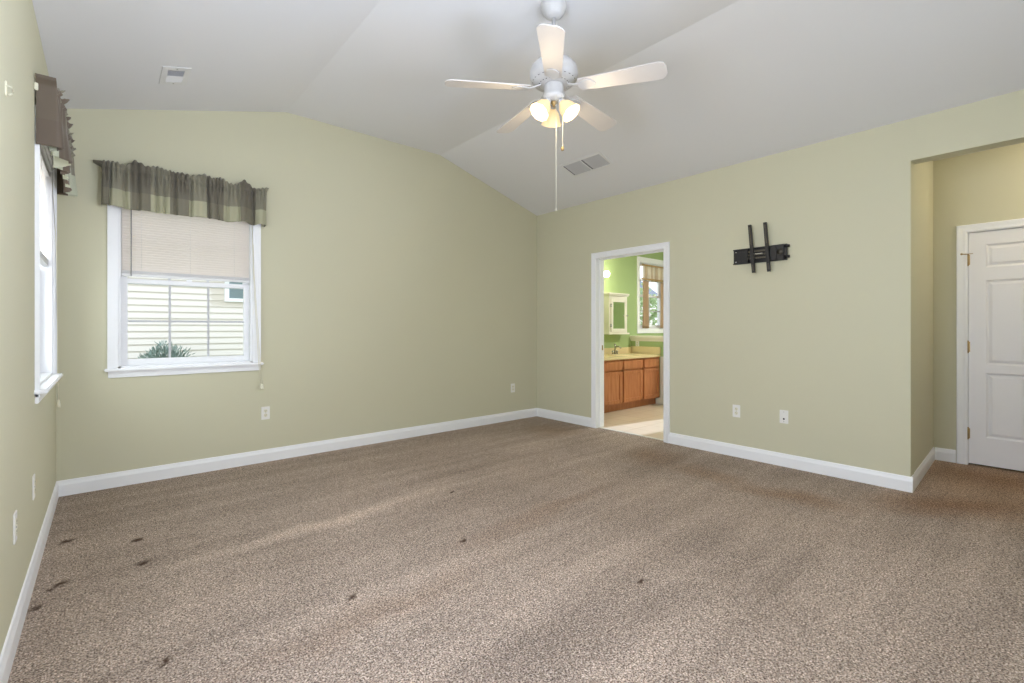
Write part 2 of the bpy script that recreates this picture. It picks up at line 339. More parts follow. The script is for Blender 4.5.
b = MB().prism([(XR2 - 0.02, 0.711), (XA, 0.752), (XA, 0.86), (XR2 - 0.02, 0.86)], lambda p, t: (p[0], p[1], t), -0.02, HALLZ + 0.1)
struct(b.build('wall_hall', 'wall'), 'short sage return wall beside the hall opening', 'wall')
CY0, CY1, CZ = -0.315, 0.535, 2.045   # closet doorway
b = MB().box(XA, XA + 0.13, CY1, 0.86, -0.02, HALLZ + 0.1).box(XA, XA + 0.13, CY0, CY1, CZ, HALLZ + 0.1).box(XA, XA + 0.13, YF, CY0, -0.02, HALLZ + 0.1)
struct(b.build('wall_closet', 'wall'), 'sage wall around the white six panel door', 'wall')
# bathroom shell
BWX0, BWX1, BWZ0, BWZ1 = 6.865, 7.66, 1.185, 2.335
b = MB().box(XR2, BWX0, YB, YB + 0.15, -0.02, 2.85).box(BWX1, XE + 0.15, YB, YB + 0.15, -0.02, 2.85).box(BWX0, BWX1, YB, YB + 0.15, -0.02, BWZ0).box(BWX0, BWX1, YB, YB + 0.15, BWZ1, 2.85)
struct(b.build('wall_bathroom_back', 'green'), 'bright green bathroom wall behind the vanity', 'wall')
b = MB().box(XE, XE + 0.15, 2.99, YB, -0.02, 2.85).box(XE, XE + 0.15, 0.86, 2.2, -0.02, 2.85).box(XE, XE + 0.15, 2.2, 2.99, -0.02, 0.85).box(XE, XE + 0.15, 2.2, 2.99, 2.45, 2.85)
struct(b.build('wall_bathroom_side', 'green'), 'green bathroom side wall', 'wall')
b = MB().box(XA + 0.13, XE + 0.15, 0.72, 0.86, -0.02, 2.85)
struct(b.build('wall_bathroom_front', 'green'), 'green bathroom front wall', 'wall')
struct(MB().box(XR2, XR2 + 0.006, DY1 + 0.08, YB, 0, 2.73).box(XR2, XR2 + 0.006, 0.86, DY0 - 0.08, 0, 2.73).box(XR2, XR2 + 0.006, DY0 - 0.08, DY1 + 0.08, 2.12, 2.73).build('wall_bathroom_left', 'green'), 'green bathroom side of the doorway wall', 'wall')
# ceiling: sloping, flat, sloping
EAVEL = 2.76
prof = [(XL - 0.15, EAVEL - 0.042), (S1, PEAK), (S2, PEAK), (XR, EAVE), (XR2, EAVE - 0.04)]
up = [(x, z + 0.18) for x, z in reversed(prof)]
struct(MB().prism(prof + up, lambda p, t: (p[0], t, p[1]), YF - 0.1, YB + 0.1).build('ceiling', 'ceil'), 'white vaulted ceiling with a flat centre', 'ceiling')
struct(MB().box(XR2, XA + 0.2, YF - 0.1, 0.86, HALLZ, HALLZ + 0.15).build('ceiling_hall', 'ceil'), 'flat white ceiling of the hall', 'ceiling')
struct(MB().box(XR2, XE + 0.15, 0.86, YB + 0.15, HALLZ, HALLZ + 0.15).build('ceiling_bathroom', 'ceil'), 'flat white bathroom ceiling', 'ceiling')
# floors
b = MB().box(XL - 0.15, XR, YF - 0.15, YB + 0.15, -0.12, 0).box(XR, XA + 0.13, YF - 0.15, 0.86, -0.12, 0).box(XR, XR + 0.05, DY0, DY1, -0.12, 0)
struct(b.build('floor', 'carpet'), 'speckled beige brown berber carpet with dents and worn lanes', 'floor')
struct(MB().box(XR + 0.05, XR2, DY0, DY1, -0.12, -0.001).box(XR2, XE + 0.15, 0.86, YB + 0.15, -0.12, -0.001).build('floor_bathroom', 'tile'), 'cream tiled bathroom floor', 'floor')
struct(MB().box(XR + 0.035, XR + 0.075, DY0, DY1, 0.0, 0.006).build('trim_1', 'wicket', bevel=0.002), 'cream threshold strip under the bathroom doorway', 'trim')
# baseboards with a moulded cap.  profile: (out, z)
BP = [(0, 0), (0.014, 0), (0.014, 0.078), (0.011, 0.088), (0.009, 0.094), (0.006, 0.108), (0, 0.112)]
def baseboard(name, segs, label):
    b = MB()
    for (kind, fixed, sgn, a, c) in segs:
        if kind == 'x': b.prism(BP, lambda p, t: (t, fixed + sgn * p[0], p[1]), a, c)   # runs along X
        elif kind == 'h': b.prism(BP, lambda p, t: (t, 0.709 + (t - XR) / (XA - XR) * 0.043 - p[0], p[1]), a, c)
        else: b.prism(BP, lambda p, t: (fixed + sgn * p[0], t, p[1]), a, c)
    return struct(b.build(name, 'trim'), label, 'baseboard')
baseboard('baseboard_back', [('x', YB, -1, XL, XR)], 'white baseboard under the window wall')
baseboard('baseboard_left', [('y', XL, 1, YF, YB - 0.014)], 'white baseboard along the left wall')
baseboard('baseboard_right', [('y', XR, -1, 3.69, YB - 0.014), ('y', XR, -1, 0.709 - 0.014, 2.649), ('y', XR, -1, YF, OY0)], 'white baseboard along the doorway wall')
baseboard('baseboard_hall', [('h', 0, 0, XR, XA)], 'white baseboard on the return wall by the hall')
baseboard('baseboard_closet', [('y', XA, -1, 0.60, 0.74), ('y', XA, -1, YF, -0.385)], 'short white baseboard beside the six panel door')

# ---------------------------------------------------------------- door casings
CP = [(0, 0), (0, 0.010), (0.012, 0.016), (0.03, 0.014), (0.055, 0.020), (0.066, 0.020), (0.070, 0.014), (0.070, 0)]  # (across from inner edge, out)
def casing(b, xw, sgn, y0, y1, z1, w=0.070):
    """Mitred casing round an opening in a wall of constant X; sgn = out direction; y0<y1 inner edges"""
    k = w / 0.070
    for (u, o), (u2, o2) in zip(CP, CP[1:]):
        pts = []
        for (uu, oo) in ((u, o), (u2, o2)):
            uu *= k; X = xw + sgn * oo
            pts.append([(X, y0 - uu, 0), (X, y0 - uu, z1 + uu), (X, y1 + uu, z1 + uu), (X, y1 + uu, 0)])
        for i in range(3): b.add([pts[0][i], pts[0][i + 1], pts[1][i + 1], pts[1][i]], [(0, 1, 2, 3)])
d1 = sempty('door_1', 'white cased bathroom doorway in the right wall', 'doorway')
b = MB(); casing(b, XR, -1, 2.72, 3.62, 2.03); casing(b, XR2 + 0.006, 1, 2.72, 3.62, 2.03); b.build('casing', 'trim', d1)
b = MB().box(XR, XR2 + 0.006, DY1 - 0.015, DY1, 0, DZ).box(XR, XR2 + 0.006, DY0, DY0 + 0.015, 0, DZ).box(XR, XR2 + 0.006, DY0, DY1, DZ - 0.015, DZ)
b.box(XR + 0.05, XR + 0.085, DY1 - 0.027, DY1 - 0.015, 0, DZ - 0.015).box(XR + 0.05, XR + 0.085, DY0 + 0.015, DY0 + 0.027, 0, DZ - 0.015).box(XR + 0.05, XR + 0.085, DY0 + 0.015, DY1 - 0.015, DZ - 0.027, DZ - 0.015)
b.build('jamb', 'trim', d1)
MB().box(XR2 - 0.035, XR2 - 0.005, DY1 - 0.018, DY1 - 0.014, 0.93, 0.99).box(XR2 - 0.028, XR2 - 0.012, DY1 - 0.02, DY1 - 0.017, 0.945, 0.975).build('strike_plate', 'brass', d1)
# closet door -------------------------------------------------------
d2 = sempty('door_2', 'white six panel door with brass hinges in the hall', 'door')
b = MB(); casing(b, XA, -1, CY0 + 0.013, CY1 - 0.013 + 0.004, 2.035); b.build('casing', 'trim', d2)
MB().box(XA, XA + 0.13, CY1 - 0.012, CY1, 0, CZ).box(XA, XA + 0.13, CY0, CY0 + 0.012, 0, CZ).box(XA, XA + 0.13, CY0, CY1, CZ - 0.010, CZ).build('jamb', 'trim', d2)
MB().box(XA + 0.06, XA + 0.12, CY0 + 0.012, CY1 - 0.012, 0.0, CZ - 0.01).build('jamb_stop', 'slot', d2)
hy, ly = CY1 - 0.015, CY0 + 0.015; zt, zb = CZ - 0.014, 0.016; xd = XA + 0.004
W = hy - ly
# slab made of a front skin with recessed, raised-field panels
yc = (hy + ly) / 2; st = 0.108; mu = 0.10
ys = [(hy - st, yc + mu / 2), (yc - mu / 2, ly + st)]
zs = [(0.253, 0.813), (0.882, 1.613), (1.722, 1.92)]
b = MB(); b.box(xd + 0.012, xd + 0.038, ly, hy, zb, zt)
b.box(xd, xd + 0.012, hy - st, hy, zb, zt).box(xd, xd + 0.012, ly, ly + st, zb, zt)
edges = [zb, zs[0][0], zs[0][1], zs[1][0], zs[1][1], zs[2][0], zs[2][1], zt]
for i in (0, 2, 4, 6): b.box(xd, xd + 0.012, ly + st, hy - st, edges[i], edges[i + 1])
for z0, z1 in zs: b.box(xd, xd + 0.012, yc - mu / 2, yc + mu / 2, z0, z1)
slab = b.build('door_slab', 'door', d2)
for (ya, yb) in ys:
    for z0, z1 in zs:
        p = MB()
        def rng(i, x): return [(xd + x, yb + i, z0 + i), (xd + x, ya - i, z0 + i), (xd + x, ya - i, z1 - i), (xd + x, yb + i, z1 - i)]
        rings = [rng(0, 0.0), rng(0.014, 0.0105), rng(0.020, 0.0105), rng(0.040, 0.002)]
        vs = [v for r in rings for v in r]; fs = [(k * 4 + i, k * 4 + (i + 1) % 4, k * 4 + 4 + (i + 1) % 4, k * 4 + 4 + i) for k in range(3) for i in range(4)] + [(12, 13, 14, 15)]
        p.add(vs, fs); q = p.build('door_panel', 'door', slab)
for hz in (1.798, 1.035, 0.276):
    h = MB().cyl((xd - 0.006, hy + 0.003, hz - 0.045), (xd - 0.006, hy + 0.003, hz + 0.045), 0.0065, 12).ball((xd - 0.006, hy + 0.003, hz + 0.048), 0.007).ball((xd - 0.006, hy + 0.003, hz - 0.048), 0.007)
    h.box(xd - 0.002, xd, hy - 0.010, hy, hz - 0.044, hz + 0.044).build('hinge', 'brass', d2)
hs_ = MB().cyl((xd - 0.012, hy + 0.003, 1.848), (xd - 0.05, hy + 0.04, 1.848), 0.004, 8).ball((xd - 0.05, hy + 0.04, 1.848), 0.008).cyl((xd - 0.012, hy + 0.003, 1.848), (xd - 0.03, hy - 0.03, 1.848), 0.003, 8)
hs_.build('hinge_pin_stop', 'brass', d2)
MB().lathe([(0.026, 0), (0.026, 0.006), (0.010, 0.012), (0.010, 0.03), (0.024, 0.04), (0.028, 0.052), (0.022, 0.064), (0.0001, 0.068)], (xd, ly + 0.06, 0.95), 24, (-1, 0, 0)).build('door_knob', 'brass', d2)

# ================================================================ windows
# local frame: u along the wall, d into the room (towards viewer side), z up.  T(u,d,z)->world
def Tb(u, d, z): return (u, YB - d, z)                    # back wall
def Tl(u, d, z): return (XL + d, u, z)                    # left wall
def Tbath(u, d, z): return (u, YB - d, z)
def Tf(u, d, z): return (u, YF + d, z)
def tb(b, T, u0, u1, d0, d1, z0, z1):
    p = T(u0, d0, z0); q = T(u1, d1, z1); return b.box(p[0], q[0], p[1], q[1], p[2], q[2])
def window(name, label, T, u0, u1, z0, z1, cas=0.062, grid=(3, 2), stool=True, headcap=0.0, rail=0.5, uside=(1, 1)):
    """u0..u1, z0..z1 = inner edges of the casing"""
    root = sempty(name, label, 'window')
    b = MB()
    out = [(0, 0.010), (0.4, 0.014), (0.75, 0.017), (1.0, 0.010)]
    for a, dd, c in ((0.0, 0.011, 0.35), (0.35, 0.014, 0.7), (0.7, 0.018, 1.0)):
        tb(b, T, u0 - cas * c, u0 - cas * a, 0, dd, z0, z1 + cas * c); tb(b, T, u1 + cas * a, u1 + cas * c, 0, dd, z0, z1 + cas * c)
        tb(b, T, u0 - cas * a, u1 + cas * a, 0, dd, z1 + cas * a, z1 + cas * c)
    b.build('casing', 'trim', root, bevel=0.0015)
    if stool:
        tb(MB(), T, u0 - cas - 0.018 * 1, u1 + cas + 0.018, -0.03, 0.048, z0 - 0.022, z0).build('stool', 'trim', root, bevel=0.006)
        b = MB(); tb(b, T, u0 - cas + 0.004, u1 + cas - 0.004, 0, 0.014, z0 - 0.07, z0 - 0.022); tb(b, T, u0 - cas + 0.004, u1 + cas - 0.004, 0, 0.02, z0 - 0.04, z0 - 0.022); b.build('apron', 'trim', root, bevel=0.002)
    else:
        b = MB(); tb(b, T, u0 - cas, u1 + cas, 0, 0.017, z0 - cas, z0); b.build('bottom_casing', 'trim', root, bevel=0.002)
    # jamb extension + vinyl frame
    b = MB(); j = 0.016
    e0, e1, g0, g1 = u0 - 0.004, u1 + 0.004, z0 - 0.002, z1 + 0.004
    tb(b, T, e0, u0 + j, -0.15, 0.0, z0, g1); tb(b, T, u1 - j, e1, -0.15, 0.0, z0, g1); tb(b, T, u0, u1, -0.15, 0.0, z1 - j, g1); tb(b, T, u0, u1, -0.15, 0.0, g0, z0 + 0.014)
    b.build('jamb', 'vinyl', root)
    fu0, fu1, fz0, fz1 = u0 + j, u1 - j, z0 + 0.014, z1 - j; zm = fz0 + (fz1 - fz0) * rail
    for nm, d, za, zb_, lowr in (('upper_sash', -0.115, zm - 0.02, fz1, 0.035), ('lower_sash', -0.085, fz0, zm + 0.018, 0.05)):
        sw = 0.042; b = MB()
        tb(b, T, fu0, fu0 + sw, d, d + 0.028, za, zb_); tb(b, T, fu1 - sw, fu1, d, d + 0.028, za, zb_)
        tb(b, T, fu0 + sw, fu1 - sw, d, d + 0.028, za, za + lowr); tb(b, T, fu0 + sw, fu1 - sw, d, d + 0.028, zb_ - 0.036, zb_)
        s_ = b.build(nm, 'vinyl', root, bevel=0.003)
        g = MB(); tb(g, T, fu0 + sw - 0.004, fu1 - sw + 0.004, d + 0.010, d + 0.014, za + lowr - 0.004, zb_ - 0.032); g.build('glass_pane', 'glass', s_)
        gu0, gu1, gz0, gz1 = fu0 + sw, fu1 - sw, za + lowr, zb_ - 0.036; m_ = MB()
        for i in range(1, grid[0]):
            uu = gu0 + (gu1 - gu0) * i / grid[0]; tb(m_, T, uu - 0.008, uu + 0.008, d + 0.015, d + 0.021, gz0, gz1)
        for i in range(1, grid[1]):
            zz = gz0 + (gz1 - gz0) * i / grid[1]; tb(m_, T, gu0, gu1, d + 0.0155, d + 0.0205, zz - 0.008, zz + 0.008)
        m_.build('muntin_grid', 'muntin', s_)
    if name != 'added_window_4':
        b = MB(); um = (u0 + u1) / 2; tb(b, T, um - 0.02, um + 0.02, -0.085, -0.065, zm + 0.018, zm + 0.03); b.build('sash_lock', 'vinyl', root, bevel=0.003)
    return root
window('window_1', 'white double hung window with half raised blind on the back wall', Tb, 0.072, 0.985, 0.895, 2.24)
window('window_2', 'white window seen edge-on at the left edge under the bunched valance', Tl, 3.36, 4.33, 0.895, 2.24)
window('window_3', 'white cased bathroom window hung with tan cafe curtains', Tbath, 6.865, 7.66, 1.185, 2.335, cas=0.075, grid=(2, 2), stool=False)
window('added_window_4', 'wide unseen window added on the wall behind the viewpoint', Tf, fx0, fx1, fz0, fz1, grid=(6, 2))  # unseen window added to hold the fill lamp
window('added_window_6', 'white unseen window added on the left wall beside the viewpoint', Tl, 0.5, 1.5, 0.895, WZ1)  # added out of view to hold the side fill lamp
MB().box(XE, XE + 0.15, 2.2, 2.22, 0.85, 2.45).box(XE, XE + 0.15, 2.97, 2.99, 0.85, 2.45).box(XE, XE + 0.15, 2.2, 2.99, 0.85, 0.88).box(XE, XE + 0.15, 2.2, 2.99, 2.42, 2.45).build('window_5', 'vinyl')
struct(bpy.data.objects['window_5'], 'plain white bathroom window frame letting in the sun', 'window')

# ---------------------------------------------------------------- blinds
def blind(name, label, T, u0, u1, zt_, zb_, pitch, d=-0.03, wand=None, cords=None, co=0.052):
    t = thing(name, label, 'window blind', T((u0 + u1) / 2, d, zt_), 'vinyl mini blinds')
    L = Vector(T((u0 + u1) / 2, d, zt_))
    def bd(b, nm, m, par=None, bevel=0):
        o = b.build(nm, m, t if par is None else par, bevel=bevel)
        o.location = -L if par is None else (0, 0, 0); return o
    b = MB(); tb(b, T, u0, u1, d - 0.018, d + 0.018, zt_ - 0.035, zt_); bd(b, 'headrail', 'vinyl', bevel=0.002)
    b = MB(); z = zb_ + 0.04
    while z < zt_ - 0.04:
        a = 0.0125; h = 0.0112                                          # nearly closed slat with a slight crown
        q = [(d - a * 0.55, z + h), (d + 0.0025, z + 0.002), (d + a * 0.55, z - h)]
        vs = []
        for (dd, zz) in q: vs += [T(u0 + 0.003, dd, zz), T(u1 - 0.003, dd, zz)]
        for (dd, zz) in q: vs += [T(u0 + 0.003, dd + 0.0006, zz + 0.0006), T(u1 - 0.003, dd + 0.0006, zz + 0.0006)]
        b.add(vs, [(0, 1, 3, 2), (2, 3, 5, 4), (6, 8, 9, 7), (8, 10, 11, 9), (0, 6, 7, 1), (4, 5, 11, 10), (0, 2, 8, 6), (2, 4, 10, 8), (1, 7, 9, 3), (3, 9, 11, 5)])
        z += pitch
    bd(b, 'slats', 'slat')
    b = MB(); tb(b, T, u0 + 0.002, u1 - 0.002, d - 0.013, d + 0.013, zb_, zb_ + 0.02)
    n = 7
    for k in range(n): tb(b, T, u0 + 0.002, u1 - 0.002, d - 0.013, d + 0.013, zb_ + 0.021 + k * 0.0032, zb_ + 0.0232 + k * 0.0032)
    bd(b, 'bottom_rail', 'vent')  # greyer enamel paints in the shading on the rail bundle
    for uu in (u0 + 0.12, (u0 + u1) / 2, u1 - 0.12): bd(MB().tube([T(uu, d + 0.014, zt_ - 0.03), T(uu, d + 0.014, zb_ + 0.01)], 0.0009, 6), 'ladder_cord', 'vinyl')
    if wand: b = MB().tube([T(wand[0], d + 0.026, zt_ - 0.03), T(wand[0], d + 0.030, wand[1])], 0.0038, 8); bd(b, 'tilt_wand', M['wandm'])
    if cords:
        b = MB(); (ua, za), (ub, zb2), (uc, zc) = cords
        b.tube([T(ua, d + 0.028, zt_ - 0.03), T(ua + 0.006, 0.02, za), T(ub, co, zb2), T(uc - 0.004, co + 0.004, zc + 0.05)], 0.0021, 6)
        b.tube([T(ua - 0.006, d + 0.028, zt_ - 0.03), T(ua + 0.0, 0.02, za), T(ub - 0.012, co, zb2), T(uc - 0.016, co + 0.004, zc + 0.05)], 0.0021, 6)
        c = bd(b, 'pull_cord', 'ivory')
        q = MB().lathe([(0.003, 0.05), (0.006, 0.045), (0.010, 0.012), (0.011, 0), (0.0001, -0.001)], T(uc - 0.004, co + 0.004, zc)).lathe([(0.003, 0.05), (0.006, 0.045), (0.009, 0.012), (0.010, 0), (0.0001, -0.001)], T(uc - 0.018, co + 0.004, zc + 0.006))
        bd(q, 'tassel', 'ivory')
    return t
M['wandm'] = mat('smoky_clear_wand', (150, 150, 150), 0.2)
blind('mini_blind', 'white mini blind half raised in the back wall window', Tb, 0.092, 0.965, 2.22, 1.60, 0.0195, wand=(0.150, 1.60), cords=((0.985, 1.70), (1.033, 0.90), (1.056, 0.655)))
blind('mini_blind', 'white mini blind fully lowered in the edge-on left window', Tl, 3.38, 4.31, 2.22, 1.60, 0.0195, cords=((4.33, 1.70), (4.425, 0.90), (4.44, 0.66)), co=0.020)

# ---------------------------------------------------------------- valances
def valance(name, label, T, u0, u1, ztop, zbot, seed, proj=0.085, puffs=(), amp=0.022, cloth_m='plaid', flare=0.0, ruff=0.016):
    rnd = random.Random(seed)
    t = thing(name, label, 'valance', T((u0 + u1) / 2, 0.0, ztop), 'plaid rod pocket valances'); L = Vector(T((u0 + u1) / 2, 0.0, ztop))
    W = u1 - u0; nu = 520; nz = 26
    ph = [rnd.uniform(0, 6.28) for _ in range(6)]
    vals = []; q_ = u0 + 0.05
    while q_ < u1 - 0.03: vals.append((q_, rnd.uniform(0.007, 0.013), rnd.uniform(0.012, 0.03), rnd.uniform(-0.02, 0.02))); q_ += rnd.uniform(0.055, 0.12)
    def path(s):  # s in 0..1 along return + front + return -> (u, d, arc)
        tot = W + 2 * proj; a = s * tot
        if a < proj: return u0, a, 0
        if a > tot - proj: return u1, tot - a, 0
        return u0 + (a - proj), proj, 1
    b = MB(); vs = []
    for j in range(nz + 1):
        v = 1 - j / nz
        for i in range(nu + 1):
            s_ = i / nu; u, d, fr = path(s_); x = u * 1.0
            z = zbot + (ztop - zbot) * v
            g = math.sin(30 * x + ph[0] + 1.6 * math.sin(9 * x + ph[1])) * (0.5 + 0.5 * math.sin(6 * x + ph[2]))       # broad folds
            g2 = math.sin(205 * x + ph[3] + 3 * math.sin(17 * x))                                                     # gathers at rod
            k = max(0, 1 - abs(v - 0.86) / 0.14)
            gat = max(0.0, 1 - abs(v - 0.80) / 0.3)
            ofs = amp * g * (1.25 - v) * 1.1 + 0.008 * g2 * (0.12 + gat)
            for (vc, vw, vd, vl) in vals: ofs -= vd * math.exp(-((x - vc - vl * (1 - v)) / vw) ** 2) * (1 if v < 0.9 else 0.6)
            ofs = max(ofs, 0.012 - proj)
            ofs += flare * (1 - v)
            if v > 0.80: ofs += 0.010 * math.sin((v - 0.80) / 0.10 * PI) if v < 0.9 else 0.0
            if v > 0.9: ofs += ruff * math.sin(44 * x + ph[4]) * (v - 0.9) / 0.1
            ofs -= 0.006 * math.exp(-((v - 0.80) / 0.02) ** 2) + 0.006 * math.exp(-((v - 0.915) / 0.015) ** 2)
            if v > 0.9:
                pz = 0
                for (pu, pw, phh) in puffs: pz += phh * math.exp(-((x - pu) / pw) ** 2)
                z += ((0.008 * math.sin(36 * x + ph[5]) + 0.005 * g2) + pz) * (v - 0.9) / 0.1
            z += 0.006 * g * (1 - v) + (0.004 * math.sin(5 * x + ph[1])) * (1 - v)
            if fr: vs.append(T(u, d + ofs, z))
            else: vs.append(T(u + (-1 if s_ < 0.5 else 1) * (ofs * 0.25 + ((0.05 if s_ < 0.5 else 0.02) * max(0, v - 0.9) / 0.1)), max(d, 0.006), z))
    fs = [(j * (nu + 1) + i, j * (nu + 1) + i + 1, (j + 1) * (nu + 1) + i + 1, (j + 1) * (nu + 1) + i) for j in range(nz) for i in range(nu)]
    b.add(vs, fs, True)
    me = bpy.data.meshes.new('gathered_cloth'); me.from_pydata([Vector(v) - L for v in b.v], [], b.f); me.polygons.foreach_set('use_smooth', [True] * len(b.f))
    uvl = me.uv_layers.new(name='UVMap')
    tot = W + 2 * proj
    for p in me.polygons:
        for li in p.loop_indices:
            vi = me.loops[li].vertex_index; j, i = divmod(vi, nu + 1); uvl.data[li].uv = (i / nu * tot, 1 - j / nz)
    me.materials.append(M[cloth_m]); o = bpy.data.objects.new('gathered_cloth', me); col.objects.link(o); o.parent = t
    m_ = o.modifiers.new('thickness', 'SOLIDIFY'); m_.thickness = 0.0018
    zr = zbot + (ztop - zbot) * 0.86
    r = MB().tube([T(u0 + 0.012, 0.004, zr), T(u0 + 0.012, proj - 0.050, zr), T(u0 + 0.03, proj - 0.038, zr), T(u1 - 0.03, proj - 0.038, zr), T(u1 - 0.012, proj - 0.050, zr), T(u1 - 0.012, 0.004, zr)], 0.006, 8).build('rod', 'rodw', t); r.location = -L
    for uu in (u0 - 0.006, u1 + 0.006):
        bb = MB(); tb(bb, T, uu - 0.006, uu + 0.006, 0, 0.014, zr - 0.018, zr + 0.018)
        q = bb.build('rod_bracket', 'ivory', t, bevel=0.002); q.location = -L
    return t
valance('window_valance', 'olive and taupe plaid valance over the back wall window', Tb, -0.018, 1.072, 2.425, 2.100, 3, puffs=((0.17, 0.040, 0.045), (0.30, 0.045, 0.040), (0.46, 0.04, 0.022), (0.62, 0.045, 0.040), (0.73, 0.04, 0.025), (0.90, 0.035, 0.036)))
valance('window_valance', 'plaid valance on the left wall seen end-on in bunched folds', Tl, 3.29, 4.42, 2.435, 2.10, 11, puffs=((3.9, 0.05, 0.03), (4.2, 0.04, 0.035), (3.55, 0.05, 0.02)), amp=0.026, proj=0.080, cloth_m='plaid_brown', flare=0.012, ruff=0.03)
# a lone bracket left on the wall
t = thing('curtain_bracket', 'tiny cream curtain bracket alone high on the left wall', 'bracket', (XL, 2.40, 2.035))
MB().box(0, 0.004, -0.009, 0.009, -0.026, 0.026).build('back_plate', 'ivory', t, bevel=0.001)
MB().tube([(0.004, 0, 0.012), (0.016, 0, 0.010), (0.019, 0.004, 0.0), (0.016, 0.006, -0.012), (0.008, 0.004, -0.018)], 0.0028, 8).build('hook', 'ivory', t)

# ================================================================ outlets
def plate(label, loc, rz, kind='duplex', group='white wall plates'):
    """local: plate faces -Y"""
    t = thing('power_outlet' if kind == 'duplex' else 'coax_outlet', label, 'wall outlet', loc, None, rz)
    b = MB(); w, h = 0.035, 0.0575
    b.box(-w, w, -0.005, 0, -h, h); b.build('cover_plate', 'plastic', t, bevel=0.002)
    if kind == 'duplex':
        for s_ in (-1, 1):
            r = MB(); poly = [(0.0165 * math.cos(a) if abs(math.cos(a)) < 0.85 else 0.0140 * (1 if math.cos(a) > 0 else -1), 0.0145 * math.sin(a)) for a in [2 * PI * i / 24 for i in range(24)]]
            r.prism(poly, lambda p, tt: (p[0], tt, s_ * 0.0195 + p[1]), -0.0068, -0.004)
            rc = r.build('receptacle', 'ivory', t)
            q = MB().box(-0.0072, -0.0052, -0.0072, -0.006, s_ * 0.0195 - 0.001, s_ * 0.0195 + 0.008).box(0.0048, 0.0068, -0.0072, -0.006, s_ * 0.0195 - 0.001, s_ * 0.0195 + 0.007).cyl((0, -0.006, s_ * 0.0195 - 0.007), (0, -0.0073, s_ * 0.0195 - 0.007), 0.0024, 8)
            q.build('slots', 'slot', rc)
        MB().cyl((0, -0.004, 0), (0, -0.0064, 0), 0.003, 10).build('screw', 'steel', t)
    else:
        MB().cyl((0, -0.004, -0.018), (0, -0.007, -0.018), 0.0085, 6).cyl((0, -0.004, -0.018), (0, -0.013, -0.018), 0.0048, 12).build('jack', 'slot', t)
        for s_ in (-1, 1): MB().cyl((0, -0.004, s_ * 0.042), (0, -0.0064, s_ * 0.042), 0.003, 10).build('screw', 'steel', t)
    return t
plate('white duplex outlet below the right end of the window stool', (1.088, YB, 0.437), 0)
plate('white duplex outlet near the far corner of the back wall', (4.022, YB, 0.418), 0)
plate('white duplex outlet on the right wall, nearer the bathroom doorway', (XR, 1.965, 0.426), -PI / 2)
plate('white coax jack plate below the TV bracket', (XR, 1.558, 0.430), -PI / 2, 'coax')
plate('white wall plate low on the left wall, closest to the viewer', (XL, 2.615, 0.436), PI / 2)
plate('white wall plate low on the left wall, under the edge-on window', (XL, 3.235, 0.433), PI / 2)

# ================================================================ TV mount
t = thing('tv_wall_mount', 'black empty television wall mount with two upright bars', 'tv mount', (XR, 1.75, 1.853))
# local: x = -out from wall ; y along wall (world Y) ; z
def o_(y): return y - 1.75
def zz(z): return z - 1.86
b = MB()
b.box(-0.004, 0, o_(1.53), o_(1.99), zz(1.795), zz(1.935))
b.box(-0.016, -0.004, o_(1.53), o_(1.99), zz(1.925), zz(1.935)).box(-0.016, -0.004, o_(1.53), o_(1.99), zz(1.795), zz(1.805))
wp = b.build('wall_plate', 'blackm', t, bevel=0.001)
for (y, z) in ((1.968, 1.912), (1.968, 1.818)): MB().cyl((-0.004, o_(y), zz(z)), (-0.007, o_(y), zz(z)), 0.0085, 12).build('bolt', 'steel', wp)
for y in (1.935, 1.90):
    for z in (1.905, 1.825): MB().box(-0.0065, -0.004, o_(y) - 0.012, o_(y) + 0.012, zz(z) - 0.004, zz(z) + 0.004).build('plate_slot', 'slot', wp)
for z in (1.835, 1.865, 1.895): MB().box(-0.052, -0.046, o_(1.66), o_(1.84), zz(z) - 0.007, zz(z) + 0.007).build('cross_rail', 'greym', t, bevel=0.001)
b = MB().box(-0.053, -0.0475, o_(1.715), o_(1.79), zz(1.868), zz(1.875)); b.build('rail_label', 'steel', t)
MB().box(-0.045, -0.006, o_(1.60), o_(1.655), zz(1.80), zz(1.93)).build('arm_joint', 'blackm', t, bevel=0.004); MB().box(-0.045, -0.006, o_(1.845), o_(1.865), zz(1.80), zz(1.93)).build('arm_joint', 'blackm', t, bevel=0.004)
for yb_, yt_, lean in ((1.785, 1.820, 0.03), (1.657, 1.690, 0.03)):
    # slightly leaning bar, C channel
    ax = Vector((0, yt_ - yb_, 2.135 - 1.70)).normalized()
    base = Vector((-0.062, o_(yb_), zz(1.70))); Lg = 0.437
    def P(p, tt): return base + ax * tt + Vector((p[0], p[1], 0))
    MB().prism([(0.010, -0.013), (0.010, -0.010), (-0.007, -0.010), (-0.007, 0.010), (0.010, 0.010), (0.010, 0.013), (-0.010, 0.013), (-0.010, -0.013)], P, 0, Lg).build('mounting_bar', 'blackm', t)
    for (a0, a1) in ((0.02, 0.075), (0.25, 0.415)):
        MB().prism([(-0.0115, -0.0045), (-0.0115, 0.0045), (-0.0100, 0.0045), (-0.0100, -0.0045)], P, a0, a1).build('bar_slot', 'greym', t)
b = MB().box(-0.05, -0.006, o_(1.545), o_(1.60), zz(1.80), zz(1.93)); b.build('end_bracket', 'blackm', t, bevel=0.003)
MB().cyl((-0.05, o_(1.572), zz(1.866)), (-0.054, o_(1.572), zz(1.866)), 0.026, 20).build('pivot_cap', 'greym', t)
for z in (1.822, 1.912): MB().cyl((-0.03, o_(1.545), zz(z)), (-0.03, o_(1.505), zz(z)), 0.012, 14).build('knob', 'blackm', t)
